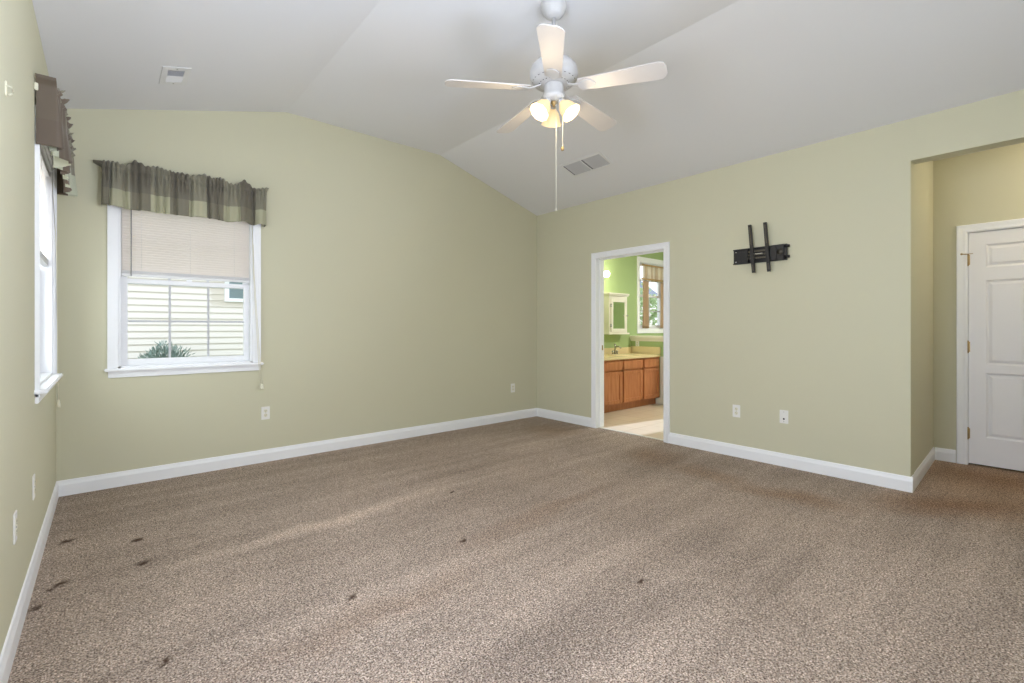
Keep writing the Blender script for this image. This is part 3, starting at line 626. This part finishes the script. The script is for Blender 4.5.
MB().box(-0.034, -0.026, o_(1.545), o_(1.522), zz(1.815), zz(1.92)).build('latch_bar', 'blackm', t)

# ================================================================ ceiling vents
SL = (PEAK - EAVEL) / (S1 - XL)
def frame_on(x, y, side):
    """matrix: local x = down/up slope direction (+X), local y = world Y, local z = out of ceiling (downwards)"""
    if side == 'L': z = EAVEL + (x - XL) * SL; ax = Vector((1, 0, SL)).normalized()
    else: z = EAVE + (XR - x) * (PEAK - EAVE) / (XR - S2); ax = Vector((1, 0, -(PEAK - EAVE) / (XR - S2))).normalized()
    ay = Vector((0, 1, 0)); az = ax.cross(ay).normalized(); az = -az; ay2 = -ay
    m = Matrix((ax, ay2, az)).transposed().to_4x4(); m.translation = Vector((x, y, z)); return m
# small register on the left slope
t = thing('ceiling_register', 'small white louvred register on the left ceiling slope', 'vent'); t.matrix_world = frame_on(0.362, 3.975, 'L')
b = MB(); ow, oh, iw, ih = 0.083, 0.145, 0.047, 0.095
b.box(-ow, -iw, -oh, oh, 0, 0.005).box(iw, ow, -oh, oh, 0, 0.005).box(-iw, iw, -oh, -ih, 0, 0.005).box(-iw, iw, ih, oh, 0, 0.005); b.build('frame', 'vent', t, bevel=0.001)
MB().box(-iw, iw, -ih, ih, 0.0003, 0.001).build('backing', 'ventd', t)
b = MB().box(-iw, iw, -0.006, 0.006, 0.001, 0.006); b.build('divider_bar', 'vent', t)
b = MB()
for k in range(9):
    y = 0.012 + k * 0.0095
    b.add([(-iw, y, 0.001), (iw, y, 0.001), (iw, y + 0.004, 0.006), (-iw, y + 0.004, 0.006)], [(0, 1, 2, 3)])
for k in range(9):
    y = -0.012 - k * 0.0095
    b.add([(-iw, y, 0.001), (iw, y, 0.001), (iw, y - 0.0085, 0.005), (-iw, y - 0.0085, 0.005)], [(0, 1, 2, 3)])
b.build('louvers', 'vent', t)
for s_ in (-1, 1): MB().cyl((0, s_ * 0.12, 0.005), (0, s_ * 0.12, 0.0065), 0.004, 8).build('screw', 'steel', t)
# return grille on the right slope
t = thing('return_air_grille', 'larger white return grille with two louvred halves, right ceiling slope', 'vent'); t.matrix_world = frame_on(3.83, 3.25, 'R')
b = MB(); ow, oh, iw, ih = 0.128, 0.275, 0.098, 0.245
b.box(-ow, -iw, -oh, oh, 0, 0.008).box(iw, ow, -oh, oh, 0, 0.008).box(-iw, iw, -oh, -ih, 0, 0.008).box(-iw, iw, ih, oh, 0, 0.008); b.build('frame', 'vent', t, bevel=0.002)
MB().box(-iw, iw, -ih, ih, 0.0003, 0.001).build('backing', 'ventd', t)
MB().box(-iw, iw, -0.004, 0.008, 0.001, 0.008).build('divider_bar', 'vent', t)
b = MB()
for k in range(38):
    y = -ih + 0.008 + k * 0.0127
    if -0.018 < y < 0.018 or y < -ih + 0.016: continue
    b.add([(-iw, y + 0.0120, 0.0015), (iw, y + 0.0120, 0.0015), (iw, y, 0.0075), (-iw, y, 0.0075)], [(0, 1, 2, 3)])
b.build('louvers', 'ventl', t)

# ================================================================ ceiling fan
FX, FY = 2.087, 2.027
fan = thing('ceiling_fan', 'white five blade ceiling fan with three lit glass shades', 'ceiling fan', (FX, FY, PEAK))
fan.rotation_euler = (0, 0, 0)
def FZ(z): return z - PEAK
MB().lathe([(0.078, 0.0), (0.080, -0.012), (0.078, -0.03), (0.072, -0.036), (0.071, -0.05), (0.060, -0.058), (0.058, -0.068), (0.042, -0.080), (0.022, -0.090), (0.0001, -0.090)], (0, 0, 0), 32).build('canopy', 'fanw', fan)
MB().cyl((0, 0, -0.08), (0, 0, FZ(2.83)), 0.0125, 16).lathe([(0.022, FZ(2.865)), (0.024, FZ(2.835)), (0.03, FZ(2.825))]).build('downrod', 'fanw', fan)
MB().lathe([(0.03, FZ(2.845)), (0.07, FZ(2.84)), (0.115, FZ(2.822)), (0.140, FZ(2.795)), (0.148, FZ(2.765)), (0.146, FZ(2.735)), (0.132, FZ(2.715)), (0.128, FZ(2.712)), (0.120, FZ(2.70)), (0.075, FZ(2.692)), (0.0001, FZ(2.69))], (0, 0, 0), 48).build('motor_housing', 'fanw', fan)
b = MB()
for k in range(24):
    a = 2 * PI * k / 24; b.add([(math.cos(a + da) * r_, math.sin(a + da) * r_, FZ(z_)) for (r_, da, z_) in ((0.1305, -0.05, 2.713), (0.1305, 0.05, 2.713), (0.090, 0.05, 2.6935), (0.090, -0.05, 2.6935))], [(0, 1, 2, 3)])
b.build('motor_vent', 'slot', fan)
MB().lathe([(0.045, FZ(2.695)), (0.058, FZ(2.69)), (0.060, FZ(2.68)), (0.060, FZ(2.632)), (0.066, FZ(2.626)), (0.066, FZ(2.608)), (0.050, FZ(2.598)), (0.030, FZ(2.590)), (0.0001, FZ(2.588))], (0, 0, 0), 40).build('switch_housing', 'fanw', fan)
fwd = math.atan2(math.cos(YAW), math.sin(YAW))      # heading of the view direction in world XY
PITCH = math.radians(12); DROOP = math.radians(2.6)
def blade_mesh():
    b = MB(); pts = []; n = 14
    r0, r1, w0, w1 = 0.165, 0.665, 0.050, 0.070
    up_ = []
    for i in range(n + 1):
        s_ = i / n; r_ = r0 + (r1 - r0 - 0.05) * s_; up_.append((r_, w0 + (w1 - w0) * s_))
    tip = [(r1 - 0.05 + 0.05 * math.sin(a), (w1) * (math.cos(a) ** 0.55 if math.cos(a) > 0 else 0)) for a in [PI / 2 * k / 8 for k in range(1, 9)]]
    rt = [(r0 - 0.012 + 0.012 * (1 - math.cos(a)), w0 * math.sin(a)) for a in [PI / 2 * k / 4 for k in range(0, 4)]]
    side = rt + up_ + tip
    poly = side + [(r, -w_) for (r, w_) in reversed(side[:-1])][:-1]
    b.prism(poly, lambda p, tt: (p[0], p[1], tt), -0.003, 0.003)
    return b
def iron_mesh():
    b = MB()
    # arm from the motor underside, curving down to a rounded paddle under the blade root
    poly = [(0.085, -0.012), (0.13, -0.010), (0.16, -0.018), (0.185, -0.034), (0.215, -0.040), (0.24, -0.034), (0.255, -0.014), (0.262, 0.0), (0.255, 0.014), (0.24, 0.034), (0.215, 0.040), (0.185, 0.034), (0.16, 0.018), (0.13, 0.010), (0.085, 0.012)]
    b.prism(poly, lambda p, tt: (p[0], p[1], tt + (0.026 * max(0, (0.16 - p[0]) / 0.075) if p[0] < 0.16 else 0)), -0.0095, -0.0035)
    return b
proto = None
for k in range(5):
    ang = fwd + PI + math.radians(-6.5) + k * 2 * PI / 5      # first blade points at the viewer
    mat_ = Matrix.Rotation(ang, 4, 'Z') @ Matrix.Rotation(DROOP, 4, 'Y') @ Matrix.Rotation(-PITCH, 4, 'X')
    if proto is None:
        o = blade_mesh().build('blade', 'blade', fan, bevel=0.001)
        ir = iron_mesh().build('blade_iron', 'fanw', o, bevel=0.001)
        s_ = MB()
        for (x, y) in ((0.205, 0.022), (0.205, -0.022), (0.238, 0.0)): s_.lathe([(0.0055, -0.0035), (0.005, -0.0115), (0.0001, -0.0125)], (x, y, 0), 10)
        sc = None
        proto = (o, ir)
    else:
        o = proto[0].copy(); col.objects.link(o); o.parent = fan; i2 = proto[1].copy(); col.objects.link(i2); i2.parent = o
    o.matrix_local = Matrix.Translation((0, 0, FZ(2.668))) @ mat_
# light kit
cdir = fwd + PI
for k, off in enumerate((0, 2 * PI / 3, 4 * PI / 3)):
    a = cdir + PI / 3 + 0.06 + off; dx, dy = math.cos(a), math.sin(a)
    p0 = Vector((dx * 0.022, dy * 0.022, FZ(2.600))); p1 = Vector((dx * 0.044, dy * 0.044, FZ(2.584)))
    arm = MB().tube([p0, (p0 + p1) / 2 + Vector((0, 0, 0.004)), p1], 0.009, 10)
    ax = Vector((dx * 0.62, dy * 0.62, -0.78)).normalized()
    arm.lathe([(0.016, -0.004), (0.021, 0.0), (0.021, 0.018)], p1, 20, ax)
    ao = arm.build('lamp_arm', 'fanw', fan)
    sh = MB(); n = 40; pr = [(0.021, 0.014), (0.026, 0.024), (0.040, 0.042), (0.048, 0.062), (0.051, 0.082), (0.056, 0.098), (0.063, 0.110)]
    q = Vector((0, 0, 1)).rotation_difference(ax); vs = []; fs = []
    for pi_, (r_, z_) in enumerate(pr):
        for kk in range(n):
            aa = 2 * PI * kk / n; flare = 1 + 0.035 * math.cos(10 * aa) * (pi_ / (len(pr) - 1)) ** 2
            vs.append(p1 + q @ Vector((r_ * flare * math.cos(aa), r_ * flare * math.sin(aa), z_)))
    for i in range(len(pr) - 1):
        for kk in range(n): k2 = (kk + 1) % n; fs.append((i * n + kk, i * n + k2, (i + 1) * n + k2, (i + 1) * n + kk))
    sh.add(vs, fs, True); so = sh.build('glass_shade', 'shade', fan); mm = so.modifiers.new('t', 'SOLIDIFY'); mm.thickness = 0.003
    MB().lathe([(0.010, 0.015), (0.012, 0.03), (0.020, 0.05), (0.024, 0.066), (0.020, 0.082), (0.0001, 0.092)], p1, 16, ax).build('bulb', 'bulb', so)
    lp = fan.matrix_world.translation
    P_ = Vector((FX, FY, PEAK)) + p1 + ax * 0.125
    lamp('fan_bulb_light', 'POINT', P_, 4.6, (1.0, 0.78, 0.50), 0.03)
MB().lathe([(0.020, 0), (0.018, -0.012), (0.008, -0.022), (0.006, -0.03), (0.0001, -0.034)], (0, 0, FZ(2.592)), 16).build('finial', 'brass', fan)
# pull chains, local frame: right vector of view
rx, ry = math.cos(YAW), -math.sin(YAW)
fxv, fyv = math.sin(YAW), math.cos(YAW)
def chain(rr, ff, z0, z1, pull):
    x, y = rx * rr + fxv * ff, ry * rr + fyv * ff
    c = MB().tube([(x, y, FZ(z0)), (x, y, FZ(z1))], 0.0013, 6)
    z = z0
    if pull:
        while z > z1: c.ball((x, y, FZ(z)), 0.0019, 6); z -= 0.006
    o = c.build('pull_chain', 'ivory', fan)
    if pull: MB().lathe([(0.002, 0.028), (0.005, 0.022), (0.010, 0.010), (0.009, 0.0), (0.0001, -0.003)], (x, y, FZ(z1) - 0.02), 12).build('chain_pull', 'brass', o)
    else: MB().lathe([(0.001, 0.014), (0.003, 0.010), (0.0035, 0.0), (0.0001, -0.002)], (x, y, FZ(z1) - 0.01), 10).build('cord_end', 'ivory', o)
chain(0.008, -0.06, 2.61, 1.915, False)
chain(0.050, -0.03, 2.61, 2.30, True)

# ================================================================ bathroom
VF, VX1, VX0 = 4.128, 6.63, 4.62
t = thing('vanity_cabinet', 'honey maple vanity cabinet with three visible drawer fronts over doors', 'cabinet', (5.6, YB, 0))
def V(b): return b
def vb(b, nm, m, par=None, bevel=0):
    o = b.build(nm, m, t if par is None else par, bevel=bevel)
    if par is None: o.location = -Vector((5.6, YB, 0))
    return o
vb(MB().box(VX0, VX1, VF, YB, 0.105, 0.745), 'carcass', 'maple_shaded')
b = MB()
cols = [(4.64, 5.125), (5.155, 5.635), (5.665, 6.145), (6.175, 6.615)]
for x in (4.62, 5.14, 5.65, 6.16): b.box(x - 0.022, x + 0.022, VF - 0.006, VF, 0.105, 0.745)
b.box(6.608, 6.63, VF - 0.006, VF, 0.105, 0.745).box(VX0, VX1, VF - 0.006, VF, 0.725, 0.745).box(VX0, VX1, VF - 0.006, VF, 0.105, 0.13).box(VX0, VX1, VF - 0.006, VF, 0.57, 0.60)
vb(b, 'face_frame', 'maple')
vb(MB().box(VX0, VX1, VF + 0.065, YB, 0.0, 0.105), 'toe_kick', 'maple')
for (a, c) in cols:
    dr = vb(MB().box(a + 0.012, c - 0.012, VF - 0.025, VF - 0.006, 0.598, 0.722), 'drawer_front', 'maple', bevel=0.006)
    b = MB(); x0, x1, z0, z1 = a + 0.012, c - 0.012, 0.125, 0.575; fw = 0.05
    b.box(x0, x0 + fw, VF - 0.025, VF - 0.006, z0, z1).box(x1 - fw, x1, VF - 0.025, VF - 0.006, z0, z1).box(x0 + fw, x1 - fw, VF - 0.025, VF - 0.006, z0, z0 + fw).box(x0 + fw, x1 - fw, VF - 0.025, VF - 0.006, z1 - fw, z1)
    dd = vb(b, 'cabinet_door', 'maple', bevel=0.002)
    vb(MB().box(x0 + fw - 0.003, x1 - fw + 0.003, VF - 0.016, VF - 0.008, z0 + fw - 0.003, z1 - fw + 0.003), 'door_panel', 'maple', dd)
t = thing('bathroom_countertop', 'cream cultured marble vanity top with splashes', 'countertop', (5.6, YB, 0.745))
def vb2(b, nm, m, par=None, bevel=0):
    o = b.build(nm, m, t if par is None else par, bevel=bevel)
    if par is None: o.location = -Vector((5.6, YB, 0.745))
    return o
vb2(MB().box(VX0, VX1, VF - 0.03, YB, 0.747, 0.785), 'countertop', 'counter', bevel=0.006)
vb2(MB().box(VX0, VX1 - 0.02, YB - 0.02, YB, 0.785, 0.885), 'backsplash', 'counter', bevel=0.004)
vb2(MB().box(VX1 - 0.02, VX1, VF - 0.028, YB - 0.001, 0.785, 0.90), 'side_splash', 'counter', bevel=0.004)
bm_ = MB(); bm_.lathe([(0.0001, 0.0), (0.12, 0.004), (0.185, 0.010), (0.205, 0.011), (0.215, 0.006), (0.22, 0.0)], (5.95, 4.36, 0.785), 36)
for i, v in enumerate(bm_.v): bm_.v[i] = (v[0], 4.36 + (v[1] - 4.36) * 0.75, v[2])
vb2(bm_, 'basin_rim', 'counter')
t = thing('bathroom_faucet', 'chrome vanity faucet behind the basin', 'faucet', (6.04, 4.54, 0.785))
MB().box(-0.075, 0.075, -0.025, 0.025, 0, 0.012).build('base', 'steel', t, bevel=0.005)
MB().tube([(0, 0, 0.01), (0, 0, 0.08), (0, -0.03, 0.125), (0, -0.08, 0.13), (0, -0.115, 0.10)], [0.016, 0.014, 0.012, 0.011, 0.010], 12).build('spout', 'steel', t)
MB().cyl((0.0, 0, 0.10), (0.015, 0.01, 0.165), 0.008, 10, 0.012).build('lever', 'steel', t)
for s_ in (-1, 1): MB().lathe([(0.014, 0.01), (0.012, 0.035), (0.02, 0.045), (0.014, 0.062), (0.0001, 0.065)], (s_ * 0.055, 0, 0), 16).build('handle', 'steel', t)
# knee wall and its cap
struct(MB().box(VX1, VX1 + 0.12, 3.25, YB, 0.0, 0.985).build('wall_knee', 'green'), 'low green half wall beside the vanity', 'wall')
KC = [(0.0, 0), (0.012, 0.0), (0.02, 0.02), (0.034, 0.045), (0.038, 0.06), (0.045, 0.062), (0.045, 0.088), (0.0, 0.088)]
b = MB(); b.box(VX1, VX1 + 0.12, 3.25, YB, 0.985, 1.073)
b.prism(KC, lambda p, tt: (VX1 - p[0], tt, 0.985 + p[1]), 3.21, YB).prism(KC, lambda p, tt: (VX1 + 0.12 + p[0], tt, 0.985 + p[1]), 3.21, YB)
struct(b.build('trim_2', 'cream'), 'cream moulded cap on the low bathroom half wall', 'trim')
b = MB().box(VX1 - 0.014, VX1, 3.25, VF - 0.027, 0.0, 0.75).box(VX1 - 0.006, VX1 + 0.001, VF - 0.03, VF + 0.06, 0.0, 0.104)
for k in range(11): b.box(VX1 - 0.018, VX1 - 0.014, 3.26 + k * 0.075, 3.32 + k * 0.075, 0.03, 0.72)
struct(b.build('trim_3', 'wicket'), 'white beadboard panel on the half wall beside the vanity', 'trim')
plate('ivory outlet on the green half wall above the side splash', (VX1, 4.53, 0.94), -PI / 2)
# medicine cabinet
mx0, mx1, my = 5.835, 6.36, 4.52
t = thing('medicine_cabinet', 'white mirrored medicine cabinet on the green wall', 'cabinet', ((mx0 + mx1) / 2, YB, 1.1))
ML = Vector(((mx0 + mx1) / 2, YB, 1.1))
def mb_(b, nm, m, par=None, bevel=0):
    o = b.build(nm, m, t if par is None else par, bevel=bevel)
    if par is None: o.location = -ML
    return o
mb_(MB().box(mx0 + 0.03, mx1 - 0.03, my, YB, 1.125, 1.70), 'cabinet_body', 'cream')
mb_(MB().box(mx0 + 0.01, mx1 - 0.01, my - 0.02, YB, 1.70, 1.72).box(mx0, mx1, my - 0.03, YB, 1.72, 1.745), 'crown', 'cream', bevel=0.005)
mb_(MB().box(mx0, mx1, my - 0.03, YB, 1.10, 1.125), 'base_shelf', 'cream', bevel=0.005)
dx0, dx1, dz0, dz1, fr = mx0 + 0.065, mx1 - 0.055, 1.14, 1.655, 0.05
b = MB().box(dx0, dx0 + fr, my - 0.02, my, dz0, dz1).box(dx1 - fr, dx1, my - 0.02, my, dz0, dz1).box(dx0 + fr, dx1 - fr, my - 0.02, my, dz0, dz0 + fr).box(dx0 + fr, dx1 - fr, my - 0.02, my, dz1 - fr, dz1)
dd = mb_(b, 'cabinet_door', 'cream', bevel=0.003)
mb_(MB().box(dx0 + fr, dx1 - fr, my - 0.010, my - 0.004, dz0 + fr, dz1 - fr), 'mirror', 'mirror', dd)
mb_(MB().cyl((dx1 - 0.022, my - 0.02, 1.395), (dx1 - 0.022, my - 0.032, 1.395), 0.006, 10).ball((dx1 - 0.022, my - 0.04, 1.395), 0.014, 14), 'knob', 'steel', dd)
for z in (1.24, 1.55): mb_(MB().box(dx0 - 0.008, dx0 + 0.004, my - 0.024, my, z - 0.025, z + 0.025), 'hinge', 'steel', dd)
# vanity light bar
t = thing('vanity_light', 'vanity light bar with a glowing round globe at its end', 'wall light', (5.5, YB, 2.03))
MB().box(-0.46, 0.42, -0.03, 0, -0.055, 0.055).build('back_plate', 'steel', t, bevel=0.006)
for x in (-0.34, 0.0, 0.33):
    MB().lathe([(0.026, 0), (0.026, 0.025), (0.018, 0.035)], (x, -0.03, 0), 16, (0, -1, 0)).build('socket', 'cream', t)
    g = MB().ball((x, -0.11, 0), 0.052, 20).build('globe', 'bulbw', t)
lamp('vanity_globe_light', 'POINT', (5.80, 4.42, 2.03), 7, (1.0, 0.90, 0.72), 0.06)
lamp('vanity_globe_light', 'POINT', (5.45, 4.42, 2.03), 3, (1.0, 0.90, 0.72), 0.06)
# unseen ceiling light added to brighten the bathroom
t = thing('ceiling_dome_light', 'unseen frosted dome ceiling light added in the bathroom', 'ceiling light', (6.9, 2.6, HALLZ))
MB().lathe([(0.15, 0), (0.155, -0.012), (0.15, -0.02)], n=32).build('base', 'fanw', t)
MB().lathe([(0.14, -0.02), (0.135, -0.05), (0.10, -0.08), (0.05, -0.095), (0.0001, -0.098)], n=32).build('glass_dome', 'bulbw', t)
lamp('bathroom_fill_light', 'AREA', (6.9, 2.6, HALLZ - 0.11), 48, (1.0, 0.96, 0.9), 0.5, direction=(0, 0, -1))
t = thing('ceiling_dome_light', 'frosted dome ceiling light in the hall', 'ceiling light', (5.3, -0.42, HALLZ))
MB().lathe([(0.13, 0), (0.135, -0.012), (0.13, -0.02)], n=32).build('base', 'fanw', t)
MB().lathe([(0.12, -0.02), (0.115, -0.05), (0.08, -0.08), (0.04, -0.095), (0.0001, -0.098)], n=32).build('glass_dome', 'bulbw', t)
lamp('hall_light', 'POINT', (5.3, -0.42, HALLZ - 0.16), 8.5, (1.0, 0.88, 0.70), 0.08)
# cafe curtains in the bathroom window
def cloth(name, label, cat, x0, x1, z0, z1, folds, d, seed, par=None, m='plaid2', taper=0.0, group=None):
    rnd = random.Random(seed); nu, nz = 90, 14; b = MB(); vs = []
    for j in range(nz + 1):
        v = 1 - j / nz
        for i in range(nu + 1):
            s_ = i / nu; x = x0 + (x1 - x0) * s_
            xm = (x0 + x1) / 2; x = xm + (x - xm) * (1 - taper * math.sin(PI * v) * 0.5)
            vs.append((x, YB - d - 0.012 * math.sin(folds * 2 * PI * s_ + seed) * (1.1 - 0.4 * v), z0 + (z1 - z0) * v + 0.004 * math.sin(folds * 2 * PI * s_)))
    fs = [(j * (nu + 1) + i, j * (nu + 1) + i + 1, (j + 1) * (nu + 1) + i + 1, (j + 1) * (nu + 1) + i) for j in range(nz) for i in range(nu)]
    L = Vector(((x0 + x1) / 2, YB, z1)); me = bpy.data.meshes.new(name); me.from_pydata([Vector(p) - L for p in vs], [], fs); me.polygons.foreach_set('use_smooth', [True] * len(fs))
    uvl = me.uv_layers.new(name='UVMap')
    for p in me.polygons:
        for li in p.loop_indices:
            j, i = divmod(me.loops[li].vertex_index, nu + 1); uvl.data[li].uv = (i / nu * (x1 - x0) * 1.6, 1 - j / nz)
    me.materials.append(M[m]); o = bpy.data.objects.new(name, me); col.objects.link(o); o.location = L
    mm = o.modifiers.new('t', 'SOLIDIFY'); mm.thickness = 0.0015
    tag(o, label, cat, group); return o
M['cafe'] = translucent('sheer_tan_cloth', (214, 190, 160), 0.5)
cloth('cafe_valance', 'short sheer beige valance across the top of the bathroom window', 'curtain', 6.885, 7.64, 2.01, 2.27, 7, 0.05, 1.0)
cloth('cafe_curtain', 'narrow tan cafe curtain on the left side of the bathroom window', 'curtain', 6.88, 7.06, 1.20, 2.003, 4, 0.05, 2.0, m='cafe', taper=0.3)
cloth('cafe_curtain', 'narrow tan cafe curtain on the right side of the bathroom window', 'curtain', 7.44, 7.64, 1.20, 2.003, 4, 0.05, 4.0, m='cafe', taper=0.3)
M['rodb'] = mat('tan_rod_pocket', (176, 148, 104), 0.6)
for nm, lb, z in (('curtain_rod', 'upper tan curtain rod at the top of the bathroom window', 2.265), ('curtain_rod', 'lower tan curtain rod across the middle of the bathroom window', 2.03)):
    t = thing(nm, lb, 'curtain rod', (7.26, YB - 0.078, z)); MB().cyl((-0.40, 0, 0), (0.40, 0, 0), 0.013, 12).build('rod', 'rodb', t)
    for q in (-1, 1):
        MB().ball((q * 0.41, 0, 0), 0.018, 12).build('finial', 'rodb', t); MB().box(q * 0.396, q * 0.386, 0, 0.078, -0.008, 0.008).build('bracket', 'rodb', t)

# ================================================================ outdoors
struct(MB().box(-14, 30, YB + 0.2, 34, -0.6, -0.45).build('ground', 'lawn'), 'lawn outside the windows', 'ground')
HY = 10.3
t = thing('neighbour_house', 'cream clapboard house filling the view through the back window', 'house', (-2, HY, -0.45))
HL = Vector((-2, HY, -0.45))
def hb(b, nm, m, par=None, bevel=0):
    o = b.build(nm, m, t if par is None else par, bevel=bevel)
    if par is None: o.location = -HL
    return o
b = MB(); z = -0.45; hx0, hx1 = -10.0, 5.2
while z < 5.2:
    b.add([(hx0, HY - 0.016, z), (hx1, HY - 0.016, z), (hx1, HY - 0.003, z + 0.114), (hx0, HY - 0.003, z + 0.114), (hx0, HY + 0.02, z), (hx1, HY + 0.02, z)], [(0, 1, 2, 3), (0, 4, 5, 1)]); z += 0.114
b.box(hx0, hx1, HY + 0.01, HY + 5, -0.45, 5.2)
hb(b, 'siding_wall', 'siding')
wf = hb(MB().box(1.70, 1.775, HY - 0.045, HY, 1.70, 2.95).box(2.62, 2.70, HY - 0.045, HY, 1.70, 2.95).box(1.775, 2.62, HY - 0.045, HY, 1.70, 1.765).box(1.775, 2.62, HY - 0.045, HY, 2.88, 2.95).box(1.775, 2.62, HY - 0.03, HY, 2.30, 2.34).box(1.775, 2.62, HY - 0.028, HY, 2.02, 2.035).box(2.19, 2.205, HY - 0.028, HY, 1.765, 2.88), 'window_frame', 'vinyl')
M['dglass'] = mat('dark_window_glass', (120, 136, 140), 0.1, spec=0.8)
hb(MB().box(1.775, 2.62, HY - 0.022, HY - 0.005, 1.765, 2.88), 'pane', 'dglass', wf)
hb(MB().prism([(HY - 0.5, 5.1), (HY + 2.5, 7.2), (HY + 5.5, 5.1), (HY + 5.5, 5.25), (HY + 2.5, 7.4), (HY - 0.5, 5.25)], lambda p, tt: (tt, p[0], p[1]), hx0 - 0.3, hx1 + 0.3), 'roof', 'roof')
t = thing('distant_house', 'pale house with a grey roof beyond the bathroom window', 'house', (20.5, 17, -0.45)); HL = Vector((20.5, 17, -0.45))
hb(MB().box(16.5, 25, 16, 21, -0.45, 3.0), 'wall', 'siding')
hb(MB().prism([(15.6, 2.9), (18.5, 5.0), (21.4, 2.9), (21.4, 3.1), (18.5, 5.2), (15.6, 3.1)], lambda p, tt: (tt, p[0], p[1]), 16.2, 25.3), 'roof', 'roof')
def leaves(c, r, n, size, seed, needle=False):
    rnd = random.Random(seed); b = MB(); c = Vector(c)
    for _ in range(n):
        d = Vector((rnd.gauss(0, 1), rnd.gauss(0, 1), rnd.gauss(0, 1))).normalized(); rr = rnd.uniform(0.55, 1.0) ** 0.6
        lump = 1 + 0.16 * math.sin(5 * d.x + seed) * math.cos(4 * d.y + 2 * d.z)
        p = c + Vector((d.x * r[0], d.y * r[1], d.z * r[2])) * rr * lump
        if needle: ax = (d + Vector((rnd.gauss(0, .35), rnd.gauss(0, .35), rnd.gauss(0.3, .35)))).normalized(); L = size * rnd.uniform(1.2, 2.4); wv = size * 0.22
        else: ax = Vector((rnd.gauss(0, 1), rnd.gauss(0, 1), rnd.gauss(0, 1))).normalized(); L = size * rnd.uniform(.7, 1.2); wv = size * 0.45
        sd = ax.orthogonal().normalized(); up2 = ax.cross(sd)
        b.add([p, p + ax * L * .5 + sd * wv, p + ax * L, p + ax * L * .5 - sd * wv, p + ax * L * .5 + up2 * wv * 0.5], [(0, 1, 4), (1, 2, 4), (2, 3, 4), (3, 0, 4)])
    return b
t = thing('evergreen_shrub', 'blue green evergreen shrub outside against the clapboard house', 'shrub', (0.74, 9.3, -0.45))
o = leaves((0, 0, 0.70), (0.42, 0.45, 0.64), 5200, 0.045, 5, True).build('foliage', 'juniper', t)
MB().tube([(0, 0, 0), (0.03, 0, 0.5), (0, 0.02, 0.8)], [0.04, 0.03, 0.015], 8).build('trunk', 'bark', t)
t = thing('leafy_tree', 'leafy green tree outside the bathroom window', 'tree', (16.0, 11.2, -0.45))
leaves((0, 0, 1.9), (1.7, 1.5, 1.5), 1500, 0.2, 9).build('foliage', 'leaf', t)
MB().tube([(0, 0, 0), (0.05, 0, 0.8), (0, 0.05, 1.8)], [0.14, 0.10, 0.05], 10).build('trunk', 'bark', t)
